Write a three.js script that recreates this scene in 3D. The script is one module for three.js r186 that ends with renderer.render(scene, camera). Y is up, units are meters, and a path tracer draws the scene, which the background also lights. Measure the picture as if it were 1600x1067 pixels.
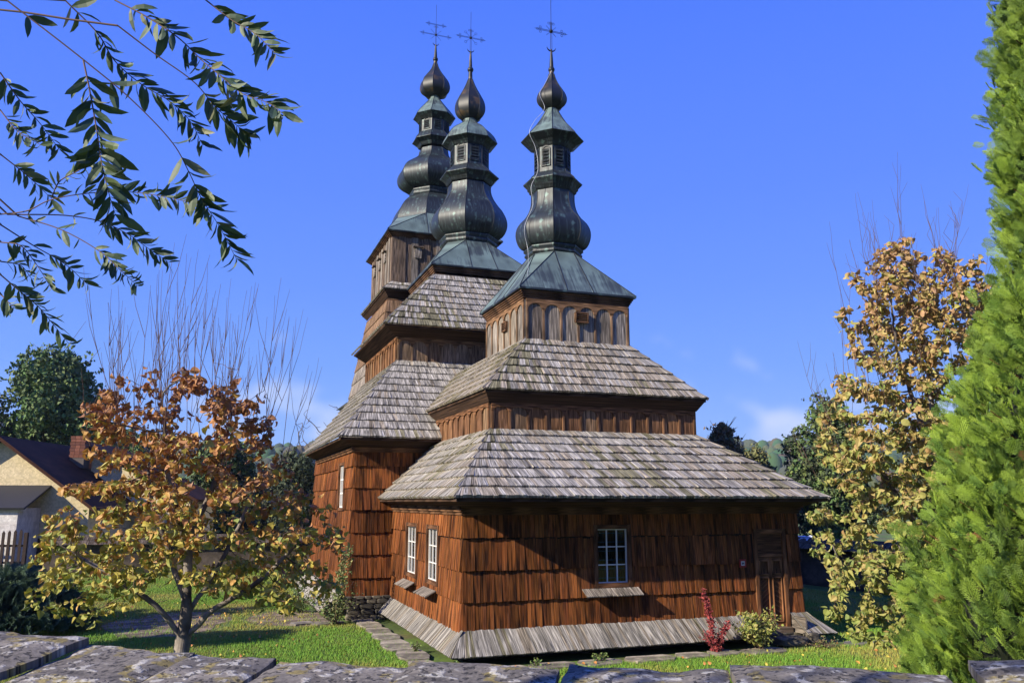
import * as THREE from 'three';
import { mergeGeometries } from 'three/addons/utils/BufferGeometryUtils.js';

// ---------------------------------------------------------------- camera, sky, sun, exposure
const scene = new THREE.Scene();
const camera = new THREE.PerspectiveCamera(45.35, 1024 / 682, 0.1, 4000);
camera.position.set(-4.884, 3.0, 15.549);
camera.rotation.set(THREE.MathUtils.degToRad(11.09), THREE.MathUtils.degToRad(-20.04), 0, 'YXZ');
const renderer = new THREE.WebGLRenderer({ antialias: true });
renderer.toneMapping = THREE.LinearToneMapping;
renderer.toneMappingExposure = 1.7;
renderer.shadowMap.enabled = true;
renderer.setSize(1024, 682);

let seed = 7;
const rnd = () => { seed = (seed * 1664525 + 1013904223) >>> 0; return seed / 4294967296; };
const rr = (a, b) => a + (b - a) * rnd();
const V = (x, y, z) => new THREE.Vector3(x, y, z);
const lerp = THREE.MathUtils.lerp;
// value noise, optionally periodic
function hash2(x, y) { let h = (x * 374761393 + y * 668265263) | 0; h = Math.imul(h ^ (h >>> 13), 1274126177); return ((h ^ (h >>> 16)) >>> 0) / 4294967296; }
function vn(x, y, px = 0, py = 0) {
  const xi = Math.floor(x), yi = Math.floor(y), fx = x - xi, fy = y - yi;
  const u = fx * fx * (3 - 2 * fx), v = fy * fy * (3 - 2 * fy);
  const m = (a, p) => p ? ((a % p) + p) % p : a;
  const x0 = m(xi, px), x1 = m(xi + 1, px), y0 = m(yi, py), y1 = m(yi + 1, py);
  return lerp(lerp(hash2(x0, y0), hash2(x1, y0), u), lerp(hash2(x0, y1), hash2(x1, y1), u), v);
}
function fbm(x, y, px = 0, py = 0, o = 4) { let s = 0, a = 0.5, t = 0; for (let i = 0; i < o; i++) { s += a * vn(x, y, px, py); t += a; x *= 2; y *= 2; px *= 2; py *= 2; a *= 0.5; } return s / t; }

const sunDir = V(-0.858, 0.452, 0.232).normalize();
{
  const w = 1024, h = 512, d = new Float32Array(w * h * 4);
  const stops = [[-90, .10, .11, .085], [-2, .22, .27, .30], [0, .40, .60, .97], [4, .275, .48, 1.0], [9, .190, .385, 1.0], [14.5, .148, .318, 1.0], [21, .118, .268, 1.0], [34, .078, .205, 1.0], [60, .05, .15, .85], [90, .04, .12, .75]];
  for (let j = 0; j < h; j++) {
    const el = (j + 0.5) / h * 180 - 90;
    let k = 0; while (k < stops.length - 2 && el > stops[k + 1][0]) k++;
    const a = stops[k], b = stops[k + 1], t = Math.min(1, Math.max(0, (el - a[0]) / (b[0] - a[0])));
    for (let i = 0; i < w; i++) {
      const c = [lerp(a[1], b[1], t), lerp(a[2], b[2], t), lerp(a[3], b[3], t)];
      // a thin bank of fair-weather cloud low over the hills, all round the horizon
      const az = i / w * 64;
      let cl = fbm(az * 1.5, el * 0.55 + 40, 96, 0, 5) - 0.635 + 0.12 * Math.exp(-Math.pow((el - 4.5) / 3.5, 2)) - 0.022 * Math.abs(el - 4.5);
      cl = el > 0 ? Math.min(1, Math.max(0, cl * 4)) * 0.5 : 0;
      const o = (j * w + i) * 4;
      for (let q = 0; q < 3; q++) d[o + q] = lerp(c[q], [.9, .93, 1.0][q], cl) * 0.605;
      d[o + 3] = 1;
    }
  }
  const t = new THREE.DataTexture(d, w, h, THREE.RGBAFormat, THREE.FloatType);
  t.mapping = THREE.EquirectangularReflectionMapping; t.magFilter = t.minFilter = THREE.LinearFilter; t.needsUpdate = true;
  scene.background = t; scene.environment = t;
}
const sun = new THREE.DirectionalLight(new THREE.Color(1.0, 0.89, 0.72), 5);
sun.position.copy(sunDir).multiplyScalar(80).add(V(2, 4, -4)); sun.target.position.set(2, 4, -4);
sun.castShadow = true; sun.shadow.mapSize.set(4096, 4096);
Object.assign(sun.shadow.camera, { left: -45, right: 45, top: 45, bottom: -45, near: 1, far: 220 });
scene.add(sun, sun.target);
scene.fog = new THREE.FogExp2(new THREE.Color(0.62, 0.74, 0.95), 0.00015);

// ---------------------------------------------------------------- naming helpers
const used = new Map();
function numbered(n) { const k = used.get(n) || 0; used.set(n, k + 1); return k ? n + '_' + String(k).padStart(3, '0') : n; }
function top(o, name, label, category, group, kind) {
  o.name = numbered(name); o.userData = {};
  if (label) o.userData.label = label;
  if (category) o.userData.category = category;
  if (group) o.userData.group = group;
  if (kind) o.userData.kind = kind;
  scene.add(o); return o;
}
const thing = (name, label, category, pos = [0, 0, 0], group) => { const g = new THREE.Group(); g.position.set(...pos); return top(g, name, label, category, group); };
function part(name, geo, mat, parent, kind) {
  const m = new THREE.Mesh(geo, mat); m.name = name; m.castShadow = m.receiveShadow = true;
  if (kind) m.userData.kind = kind; parent.add(m); return m;
}
const sub = (name, parent) => { const g = new THREE.Group(); g.name = name; parent.add(g); return g; };

// ---------------------------------------------------------------- geometry helpers
class Q {
  constructor() { this.p = []; this.n = []; this.u = []; this.c = []; }
  tri(a, b, c, ua, ub, uc, col) {
    const n = b.clone().sub(a).cross(c.clone().sub(a)).normalize();
    for (const [v, u] of [[a, ua], [b, ub], [c, uc]]) { this.p.push(v.x, v.y, v.z); this.n.push(n.x, n.y, n.z); this.u.push(u[0], u[1]); this.c.push(col[0], col[1], col[2]); }
  }
  quad(a, b, c, d, uv, col) { this.tri(a, b, c, uv[0], uv[1], uv[2], col); this.tri(a, c, d, uv[0], uv[2], uv[3], col); }
  // box between two corners, metre uv, long axis along v
  box(x0, y0, z0, x1, y1, z1, col = [1, 1, 1], o = [0, 0]) {
    const P = (i, j, k) => V(i ? x1 : x0, j ? y1 : y0, k ? z1 : z0);
    const f = (a, b, c, d) => { const w = a.distanceTo(b), h = b.distanceTo(c); const U = w > h ? [[o[0], o[1]], [o[0], o[1] + w], [o[0] + h, o[1] + w], [o[0] + h, o[1]]] : [[o[0], o[1]], [o[0] + w, o[1]], [o[0] + w, o[1] + h], [o[0], o[1] + h]]; this.quad(a, b, c, d, U, col); };
    f(P(0, 0, 1), P(1, 0, 1), P(1, 1, 1), P(0, 1, 1)); f(P(1, 0, 0), P(0, 0, 0), P(0, 1, 0), P(1, 1, 0));
    f(P(0, 0, 0), P(0, 0, 1), P(0, 1, 1), P(0, 1, 0)); f(P(1, 0, 1), P(1, 0, 0), P(1, 1, 0), P(1, 1, 1));
    f(P(0, 1, 1), P(1, 1, 1), P(1, 1, 0), P(0, 1, 0)); f(P(0, 0, 0), P(1, 0, 0), P(1, 0, 1), P(0, 0, 1));
    return this;
  }
  geo() {
    const g = new THREE.BufferGeometry();
    g.setAttribute('position', new THREE.Float32BufferAttribute(this.p, 3)); g.setAttribute('normal', new THREE.Float32BufferAttribute(this.n, 3));
    g.setAttribute('uv', new THREE.Float32BufferAttribute(this.u, 2)); g.setAttribute('color', new THREE.Float32BufferAttribute(this.c, 3));
    return g;
  }
  build(name, mat, parent, kind) { return part(name, this.geo(), mat, parent, kind); }
}
// tapered tube through points with radii
function tube(pts, rad, seg = 6, col = [1, 1, 1]) {
  const pos = [], nor = [], uv = [], cc = [], idx = [];
  let up = V(0.31, 0.2, 0.93), len = 0;
  for (let i = 0; i < pts.length; i++) {
    const t = pts[Math.min(i + 1, pts.length - 1)].clone().sub(pts[Math.max(i - 1, 0)]).normalize();
    const s = t.clone().cross(up).normalize(), b = s.clone().cross(t).normalize(); up = b.clone().cross(V(0, 0, 0)).lengthSq() > 0 ? b : up;
    if (i) len += pts[i].distanceTo(pts[i - 1]);
    for (let k = 0; k <= seg; k++) {
      const a = k / seg * Math.PI * 2, n = s.clone().multiplyScalar(Math.cos(a)).addScaledVector(b, Math.sin(a));
      pos.push(pts[i].x + n.x * rad[i], pts[i].y + n.y * rad[i], pts[i].z + n.z * rad[i]); nor.push(n.x, n.y, n.z); uv.push(k / seg * 0.4, len); cc.push(...col);
    }
  }
  const w = seg + 1;
  for (let i = 0; i < pts.length - 1; i++) for (let k = 0; k < seg; k++) { const a = i * w + k, b = a + 1, c = a + w, d = c + 1; idx.push(a, c, b, b, c, d); }
  const g = new THREE.BufferGeometry();
  g.setAttribute('position', new THREE.Float32BufferAttribute(pos, 3)); g.setAttribute('normal', new THREE.Float32BufferAttribute(nor, 3));
  g.setAttribute('uv', new THREE.Float32BufferAttribute(uv, 2)); g.setAttribute('color', new THREE.Float32BufferAttribute(cc, 3)); g.setIndex(idx);
  return g;
}

// ---------------------------------------------------------------- textures and materials
function tex(n, fn, srgb = true, m = n) {
  const d = new Uint8Array(n * m * 4);
  for (let j = 0; j < m; j++) for (let i = 0; i < n; i++) { const c = fn(i / n, j / m); const o = (j * n + i) * 4; for (let k = 0; k < 3; k++) d[o + k] = Math.max(0, Math.min(255, c[k] * 255)); d[o + 3] = 255; }
  const t = new THREE.DataTexture(d, n, m); t.wrapS = t.wrapT = THREE.RepeatWrapping; t.magFilter = THREE.LinearFilter; t.minFilter = THREE.LinearMipmapLinearFilter; t.generateMipmaps = true;
  if (srgb) t.colorSpace = THREE.SRGBColorSpace; t.needsUpdate = true; return t;
}
// weathered wood: fine streaks along v (texture covers 1 x 1 m)
const grainTex = tex(512, (u, v) => {
  const s = fbm(u * 60, v * 3, 60, 3, 4), f = vn(u * 170, v * 8, 170, 8), crack = vn(u * 90, v * 2, 90, 2);
  let g = 0.62 + 0.42 * (s - 0.5) * 2 * 0.9 + 0.16 * (f - 0.5); if (crack > 0.86) g *= 0.72;
  return [g * 1.02, g, g * 0.97];
});
const grainBump = tex(512, (u, v) => { const s = fbm(u * 60, v * 3, 60, 3, 4), f = vn(u * 170, v * 8, 170, 8); const g = 0.3 + 0.5 * s + 0.2 * f; return [g, g, g]; }, false);
// reddish stained wall boards: orange heart, dark tar streaks, pale scuffs
const wallTex = tex(1024, (u, v) => {
  const s = fbm(u * 70, v * 3, 70, 3, 4), tar = fbm(u * 16 + 9, v * 2.0, 16, 2, 4), f = vn(u * 240, v * 10, 240, 10), sc = fbm(u * 120, v * 2, 120, 2, 3);
  let c = [0.60, 0.365, 0.19]; const k = 0.60 + 0.75 * (s - 0.25) + 0.2 * (f - 0.5);
  c = c.map((q) => q * k);
  const d = Math.max(0, Math.min(1, (tar - 0.52) * 4)); c = c.map((q, i) => lerp(q, [0.19, 0.115, 0.075][i] * (0.7 + f * 0.6), d * 0.7));
  if (sc > 0.66) { const w = (sc - 0.66) * 4; c = c.map((q, i) => lerp(q, [0.72, 0.52, 0.36][i], Math.min(0.6, w))); }
  return c;
});
const blotch = (lo, hi, sx, sy, ex) => tex(512, (u, v) => { const a = fbm(u * sx, v * sy, sx, sy, 5), b = fbm(u * sx * 4 + 3, v * sy * 4, sx * 4, sy * 4, 3); const t = Math.max(0, Math.min(1, (a - 0.5) * ex + 0.5)); return lo.map((q, i) => lerp(q, hi[i], t) * (0.86 + 0.28 * b)); });
const copperDarkTex = tex(512, (u, v) => {
  const a = fbm(u * 5, v * 3, 5, 3, 5), st = fbm(u * 40, v * 3, 40, 3, 3), g = fbm(u * 9 + 3, v * 5, 9, 5, 4);
  let c = [0.15, 0.175, 0.19].map((q) => q * (0.7 + 0.6 * a)); const k = Math.max(0, (st - 0.55) * 3); c = c.map((q, i) => lerp(q, [0.29, 0.34, 0.34][i], Math.min(0.5, k)));
  if (g > 0.62) c = c.map((q, i) => lerp(q, [0.40, 0.53, 0.50][i], Math.min(0.5, (g - 0.62) * 4))); return c;
});
const copperGreenTex = tex(512, (u, v) => {
  const a = fbm(u * 6, v * 3, 6, 3, 5), st = fbm(u * 50, v * 4, 50, 4, 3), b = fbm(u * 3 + 5, v * 3, 3, 3, 4);
  let c = [0.40, 0.475, 0.455].map((q) => q * (0.75 + 0.5 * a)); const k = Math.max(0, Math.min(1, (b - 0.47) * 4 + (st - 0.5) * 1.5)); return c.map((q, i) => lerp(q, [0.20, 0.235, 0.25][i], k * 0.9));
});
const copperWarmTex = tex(512, (u, v) => {
  const a = fbm(u * 6, v * 4, 6, 4, 5), b = fbm(u * 4 + 7, v * 3, 4, 3, 4);
  let c = [0.34, 0.275, 0.19].map((q) => q * (0.7 + 0.6 * a)); const k = Math.max(0, Math.min(1, (b - 0.27) * 6)); return c.map((q, i) => lerp(q, [0.13, 0.145, 0.15][i], k));
});
const S = (o) => new THREE.MeshStandardMaterial({ roughness: 0.9, ...o });
const Wd = (o) => new THREE.MeshPhysicalMaterial({ roughness: 0.95, specularIntensity: 0.25, ...o });
const M = {
  shingle: Wd({ map: grainTex, bumpMap: grainBump, bumpScale: 0.004, vertexColors: true, roughness: 0.95 }),
  wall: Wd({ map: wallTex, bumpMap: grainBump, bumpScale: 0.004, vertexColors: true, roughness: 0.85 }),
  plank: Wd({ map: grainTex, bumpMap: grainBump, bumpScale: 0.005, vertexColors: true, roughness: 0.9 }),
  darkWood: Wd({ map: grainTex, vertexColors: true, roughness: 0.9 }),
  copper: S({ map: copperDarkTex, metalness: 0.3, roughness: 0.5 }),
  patina: S({ map: copperGreenTex, metalness: 0.15, roughness: 0.6 }),
  warmCopper: S({ map: copperWarmTex, metalness: 0.25, roughness: 0.5 }),
  seam: S({ color: 0x1d2226, metalness: 0.3, roughness: 0.6 }),
  iron: S({ color: 0x16171a, metalness: 0.5, roughness: 0.6 }),
  white: S({ color: 0xd9d6cf, roughness: 0.6 }),
  cable: S({ color: 0xb9bcc0, metalness: 0.4, roughness: 0.5 }),
  glass: new THREE.MeshPhysicalMaterial({ color: 0xdfe8ee, transmission: 1, thickness: 0, roughness: 0.05, ior: 1.5 }),
  stone: S({ map: blotch([0.46, 0.45, 0.42], [0.74, 0.72, 0.68], 4, 4, 3), roughness: 0.95 }),
};
const tone = (c, a, b) => { const k = rr(a, b); return c.map((q) => q * k); };

// ---------------------------------------------------------------- shingled faces
// P0 P1 eave (left to right seen from outside), Q0 Q1 top; one mesh per course, each shingle a wedge of its own
const deckCol = [0.05, 0.035, 0.025];
function shingleFace(parent, P0, P1, Q0, Q1, bounds, o) {
  const e = P1.clone().sub(P0); const W = e.length(); e.divideScalar(W);
  const up0 = Q0.clone().sub(P0); const s = up0.clone().addScaledVector(e, -up0.dot(e)); const H = s.length(); s.divideScalar(H);
  const n = e.clone().cross(s);
  const dl = up0.dot(e), dr = Q1.clone().sub(P1).dot(e);
  const L = (v) => dl * v / H, R = (v) => W + dr * v / H;
  const at = (u, v, h) => P0.clone().addScaledVector(e, u).addScaledVector(s, v).addScaledVector(n, h);
  const bs = Array.isArray(bounds) ? bounds : Array.from({ length: bounds + 1 }, (_, i) => H * i / bounds);
  const th = o.th ?? 0.03, wd = o.w ?? 0.1, D = o.fan ?? 0.4, ph = rnd() * 50;
  if (o.deck !== false) { const q = new Q(); q.quad(at(L(0), 0, -0.004), at(R(0), 0, -0.004), at(R(H), H, -0.004), at(L(H), H, -0.004), [[0, 0], [W, 0], [W, H], [0, H]], deckCol); q.build('deck', M.darkWood, parent); }
  for (let k = 0; k < bs.length - 1; k++) {
    const q = new Q(), v0 = bs[k], v1 = Math.min(H, bs[k + 1] + (o.lap ?? 0.06));
    const l0 = L(v0), r0 = R(v0), l1 = L(v1), r1 = R(v1);
    const X = (x) => x + (l1 - l0) * Math.exp(-(x - l0) / D) + (r1 - r0) * Math.exp(-(r0 - x) / D);
    let x = l0;
    const drift = rr(0.93, 1.05);
    while (x < r0 - 0.001) {
      let w = wd * rr(0.65, 1.35); if (x + w > r0 - 0.03) w = r0 - x;
      const x0 = x, x1 = x + w; x += w;
      const xm = (x0 + x1) / 2;
      let iv = [[v0 + (vn(x0 * 0.7 + ph, k * 3.3) - 0.5) * (o.sag ?? 0.03) + rr(-0.007, 0.007), v1]];
      for (const [a, b, c, d] of o.holes || []) if (xm > a && xm < b) iv = iv.flatMap(([p, r]) => [[p, Math.min(r, c)], [Math.max(p, d), r]].filter(([p2, r2]) => r2 - p2 > 0.02));
      const col = o.color(xm, (v0 + v1) / 2, k).map((c) => c * drift);
      const tb = th * rr(0.8, 1.3), uo = rnd(), vo = rnd();
      for (const [a, b] of iv) {
        const f = (v) => (v - v0) / (v1 - v0), X0 = (v) => lerp(x0, X(x0), Math.max(0, f(v))), X1 = (v) => lerp(x1, X(x1), Math.max(0, f(v))) - (o.gap ?? 0.005);
        const h = (v) => lerp(tb, 0.004, Math.max(0, Math.min(1, f(v))));
        const A = at(X0(a), a, h(a)), B = at(X1(a), a, h(a)), C = at(X1(b), b, h(b)), E = at(X0(b), b, h(b));
        const A2 = at(X0(a), a, -0.003), B2 = at(X1(a), a, -0.003), C2 = at(X1(b), b, -0.003), E2 = at(X0(b), b, -0.003);
        q.quad(A, B, C, E, [[uo, vo], [uo + w, vo], [uo + w, vo + b - a], [uo, vo + b - a]], col);
        q.quad(A2, B2, B, A, [[uo, vo], [uo + w, vo], [uo + w, vo + 0.03], [uo, vo + 0.03]], col);
        q.quad(B2, C2, C, B, [[uo, vo], [uo + .03, vo], [uo + .03, vo + b - a], [uo, vo + b - a]], col);
        q.quad(E2, A2, A, E, [[uo, vo], [uo + .03, vo], [uo + .03, vo + b - a], [uo, vo + b - a]], col);
      }
    }
    q.build(o.name || 'shingle_course', o.mat || M.shingle, parent, 'stuff');
  }
}
// colours of weathered shingles: silver grey with brown, ochre and mossy boards in loose drifts
function greyShingle(moss = 0.3, warm = 0.4) {
  const p = rnd() * 100;
  return (u, v) => {
    const d = fbm(u * 0.35 + p, v * 0.5 + p, 0, 0, 3), m = fbm(u * 0.6 + p + 30, v * 0.7, 0, 0, 3);
    let c = tone([0.90, 0.885, 0.82], 0.74, 1.1);
    if (rnd() < warm * d * 1.3) c = tone([0.84, 0.76, 0.62], 0.75, 1.1);
    if (rnd() < Math.max(0, m - 0.42) * 3 * moss) c = tone([0.58, 0.56, 0.37], 0.7, 1.1);
    if (rnd() < 0.08) c = c.map((q) => q * 0.6);
    return c;
  };
}
const wallColor = (k0 = 1) => { const p = rnd() * 90; return (u, v, k) => { const d = fbm(u * 1.4 + p, k * 2.7 + p, 0, 0, 3); const t = Math.max(0.4, Math.min(1.2, 0.25 + d * 1.4)) * rr(0.66, 1.25) * (rnd() < 0.07 ? 0.5 : 1) * k0; return [t, t * rr(0.9, 1.02), t * rr(0.85, 1.05)]; }; };

// four-sided shingled roof; sides: which faces to lay
function hipRoof(parent, eave, topR, rows, o = {}) {
  const [ex0, ex1, ez0, ez1, ey] = eave, [tx0, tx1, tz0, tz1, ty] = topR;   // z0 back, z1 front
  const c = o.color || greyShingle(o.moss, o.warm);
  const opt = { color: c, w: o.w, th: o.th ?? 0.05, fan: o.fan };
  shingleFace(parent, V(ex0, ey, ez1), V(ex1, ey, ez1), V(tx0, ty, tz1), V(tx1, ty, tz1), rows, opt);
  shingleFace(parent, V(ex0, ey, ez0), V(ex0, ey, ez1), V(tx0, ty, tz0), V(tx0, ty, tz1), rows, opt);
  shingleFace(parent, V(ex1, ey, ez1), V(ex1, ey, ez0), V(tx1, ty, tz1), V(tx1, ty, tz0), rows, opt);
  if (o.back) shingleFace(parent, V(ex1, ey, ez0), V(ex0, ey, ez0), V(tx1, ty, tz0), V(tx0, ty, tz0), rows, opt);
  // hip boards: slim rounded cover where two faces meet
  const hips = [[V(ex0, ey, ez1), V(tx0, ty, tz1)], [V(ex1, ey, ez1), V(tx1, ty, tz1)]];
  for (const [a, b] of hips) { const pts = [], rd = []; for (let i = 0; i <= 6; i++) { pts.push(a.clone().lerp(b, i / 6).add(V(0, -0.012, 0))); rd.push(0.03); } part('hip_cover', tube(pts, rd, 6, [0.30, 0.28, 0.25]), M.shingle, parent); }
  return c;
}
// dark boarded soffit with rafter ends and a stepped cornice between eave rectangle and wall rectangle
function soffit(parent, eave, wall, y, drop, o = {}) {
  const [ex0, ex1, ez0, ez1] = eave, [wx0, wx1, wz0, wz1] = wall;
  const q = new Q(), c = o.col || [0.14, 0.085, 0.055];
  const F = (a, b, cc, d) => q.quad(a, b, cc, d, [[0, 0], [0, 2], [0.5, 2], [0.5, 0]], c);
  const i = 0.04;
  // fascia
  q.box(ex0 + i, y - 0.07, ez1 - i - 0.03, ex1 - i, y - 0.006, ez1 - i, c); q.box(ex0 + i, y - 0.07, ez0, ex0 + i + 0.03, y - 0.006, ez1 - i - 0.03, c); q.box(ex1 - i - 0.03, y - 0.07, ez0, ex1 - i, y - 0.006, ez1 - i - 0.03, c);
  const yy = y - 0.05, yw = y - drop;
  F(V(wx0, yw, wz1), V(wx1, yw, wz1), V(ex1 - .05, yy, ez1 - .05), V(ex0 + .05, yy, ez1 - .05));
  F(V(wx0, yw, wz0), V(wx0, yw, wz1), V(ex0 + .05, yy, ez1 - .05), V(ex0 + .05, yy, ez0));
  F(V(wx1, yw, wz1), V(wx1, yw, wz0), V(ex1 - .05, yy, ez0), V(ex1 - .05, yy, ez1 - .05));
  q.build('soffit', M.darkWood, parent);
  // stepped cornice boards along the wall
  const b = new Q(), n = o.steps ?? 2, cc = o.cornice || [0.32, 0.17, 0.09];
  for (let k = 0; k < n; k++) {
    const p = 0.03 + 0.035 * k, h = 0.06, y0 = yw - 0.13 + k * 0.065;
    b.box(wx0 - p, y0, wz1, wx1 + p, y0 + h, wz1 + p, tone(cc, .8, 1.1)); b.box(wx0 - p, y0, wz0, wx0 - 0.001, y0 + h, wz1 - 0.001, tone(cc, .8, 1.1)); b.box(wx1 + 0.001, y0, wz0, wx1 + p, y0 + h, wz1 - 0.001, tone(cc, .8, 1.1));
  }
  if (n) b.build('cornice', M.plank, parent);
}
// boarded drum: planks with battens between and a scalloped board along the top
function arcadeSide(parent, A, B, y0, y1, n, o = {}) {
  const e = B.clone().sub(A); const W = e.length(); e.divideScalar(W); const nn = e.clone().cross(V(0, 1, 0));
  const basis = new THREE.Matrix4().makeBasis(e, V(0, 1, 0), nn).setPosition(A);
  const pw = W / n, H = y1 - y0;
  const arch = new THREE.Shape(); const ah = Math.min(0.18, H * 0.2);
  arch.moveTo(0, y1); arch.lineTo(0, y1 - ah * 1.55);
  for (let i = 0; i < n; i++) { const c = (i + 0.5) * pw, r = pw * 0.42; arch.lineTo(c - r, y1 - ah * 1.55); for (let k = 1; k <= 8; k++) { const a = Math.PI - k / 8 * Math.PI; arch.lineTo(c + r * Math.cos(a), y1 - ah * 1.55 + ah * 0.95 * Math.sin(a)); } }
  arch.lineTo(W, y1 - ah * 1.55); arch.lineTo(W, y1); arch.closePath();
  const ag = new THREE.ExtrudeGeometry(arch, { depth: 0.03, bevelEnabled: false }).toNonIndexed();
  { const p = ag.attributes.position, u = [], c = []; for (let i = 0; i < p.count; i++) { u.push(p.getY(i), p.getX(i)); c.push(...(o.archCol || [0.40, 0.20, 0.10])); } ag.setAttribute('uv', new THREE.Float32BufferAttribute(u, 2)); ag.setAttribute('color', new THREE.Float32BufferAttribute(c, 3)); }
  ag.translate(0, 0, 0.034); ag.applyMatrix4(basis); part('arch_board', ag, M.plank, parent);
  for (let i = 0; i < n; i++) {
    const col = tone(o.cols[Math.floor(rnd() * o.cols.length)], 0.8, 1.15);
    const q = new Q().box(i * pw + 0.004, y0 - 0.05, 0, (i + 1) * pw - 0.004, y1 - 0.02, 0.03, col, [rnd(), rnd()]); const g = q.geo(); g.applyMatrix4(basis); part('plank', g, M.plank, parent);
  }
  for (let i = 0; i <= n; i++) {
    const x = Math.min(W - 0.025, Math.max(0.025, i * pw)), col = tone(o.batten || o.cols[0], 0.75, 1.15);
    const q = new Q().box(x - 0.024, y0 - 0.04, 0.032, x + 0.024, y1 - ah * 1.5, 0.062, col, [rnd(), rnd()]); const g = q.geo(); g.applyMatrix4(basis); part('batten', g, M.plank, parent);
  }
  const core = new Q().box(0, y0 - 0.1, -0.06, W, y1, -0.002, deckCol).geo(); core.applyMatrix4(basis); part('core', core, M.darkWood, parent);
}

// ================================================================= THE CHURCH
const church = thing('wooden_church', 'old log church with shingled walls, tiered shingle roofs and three dark onion domes', 'church');
const CX = 3.65;

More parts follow.
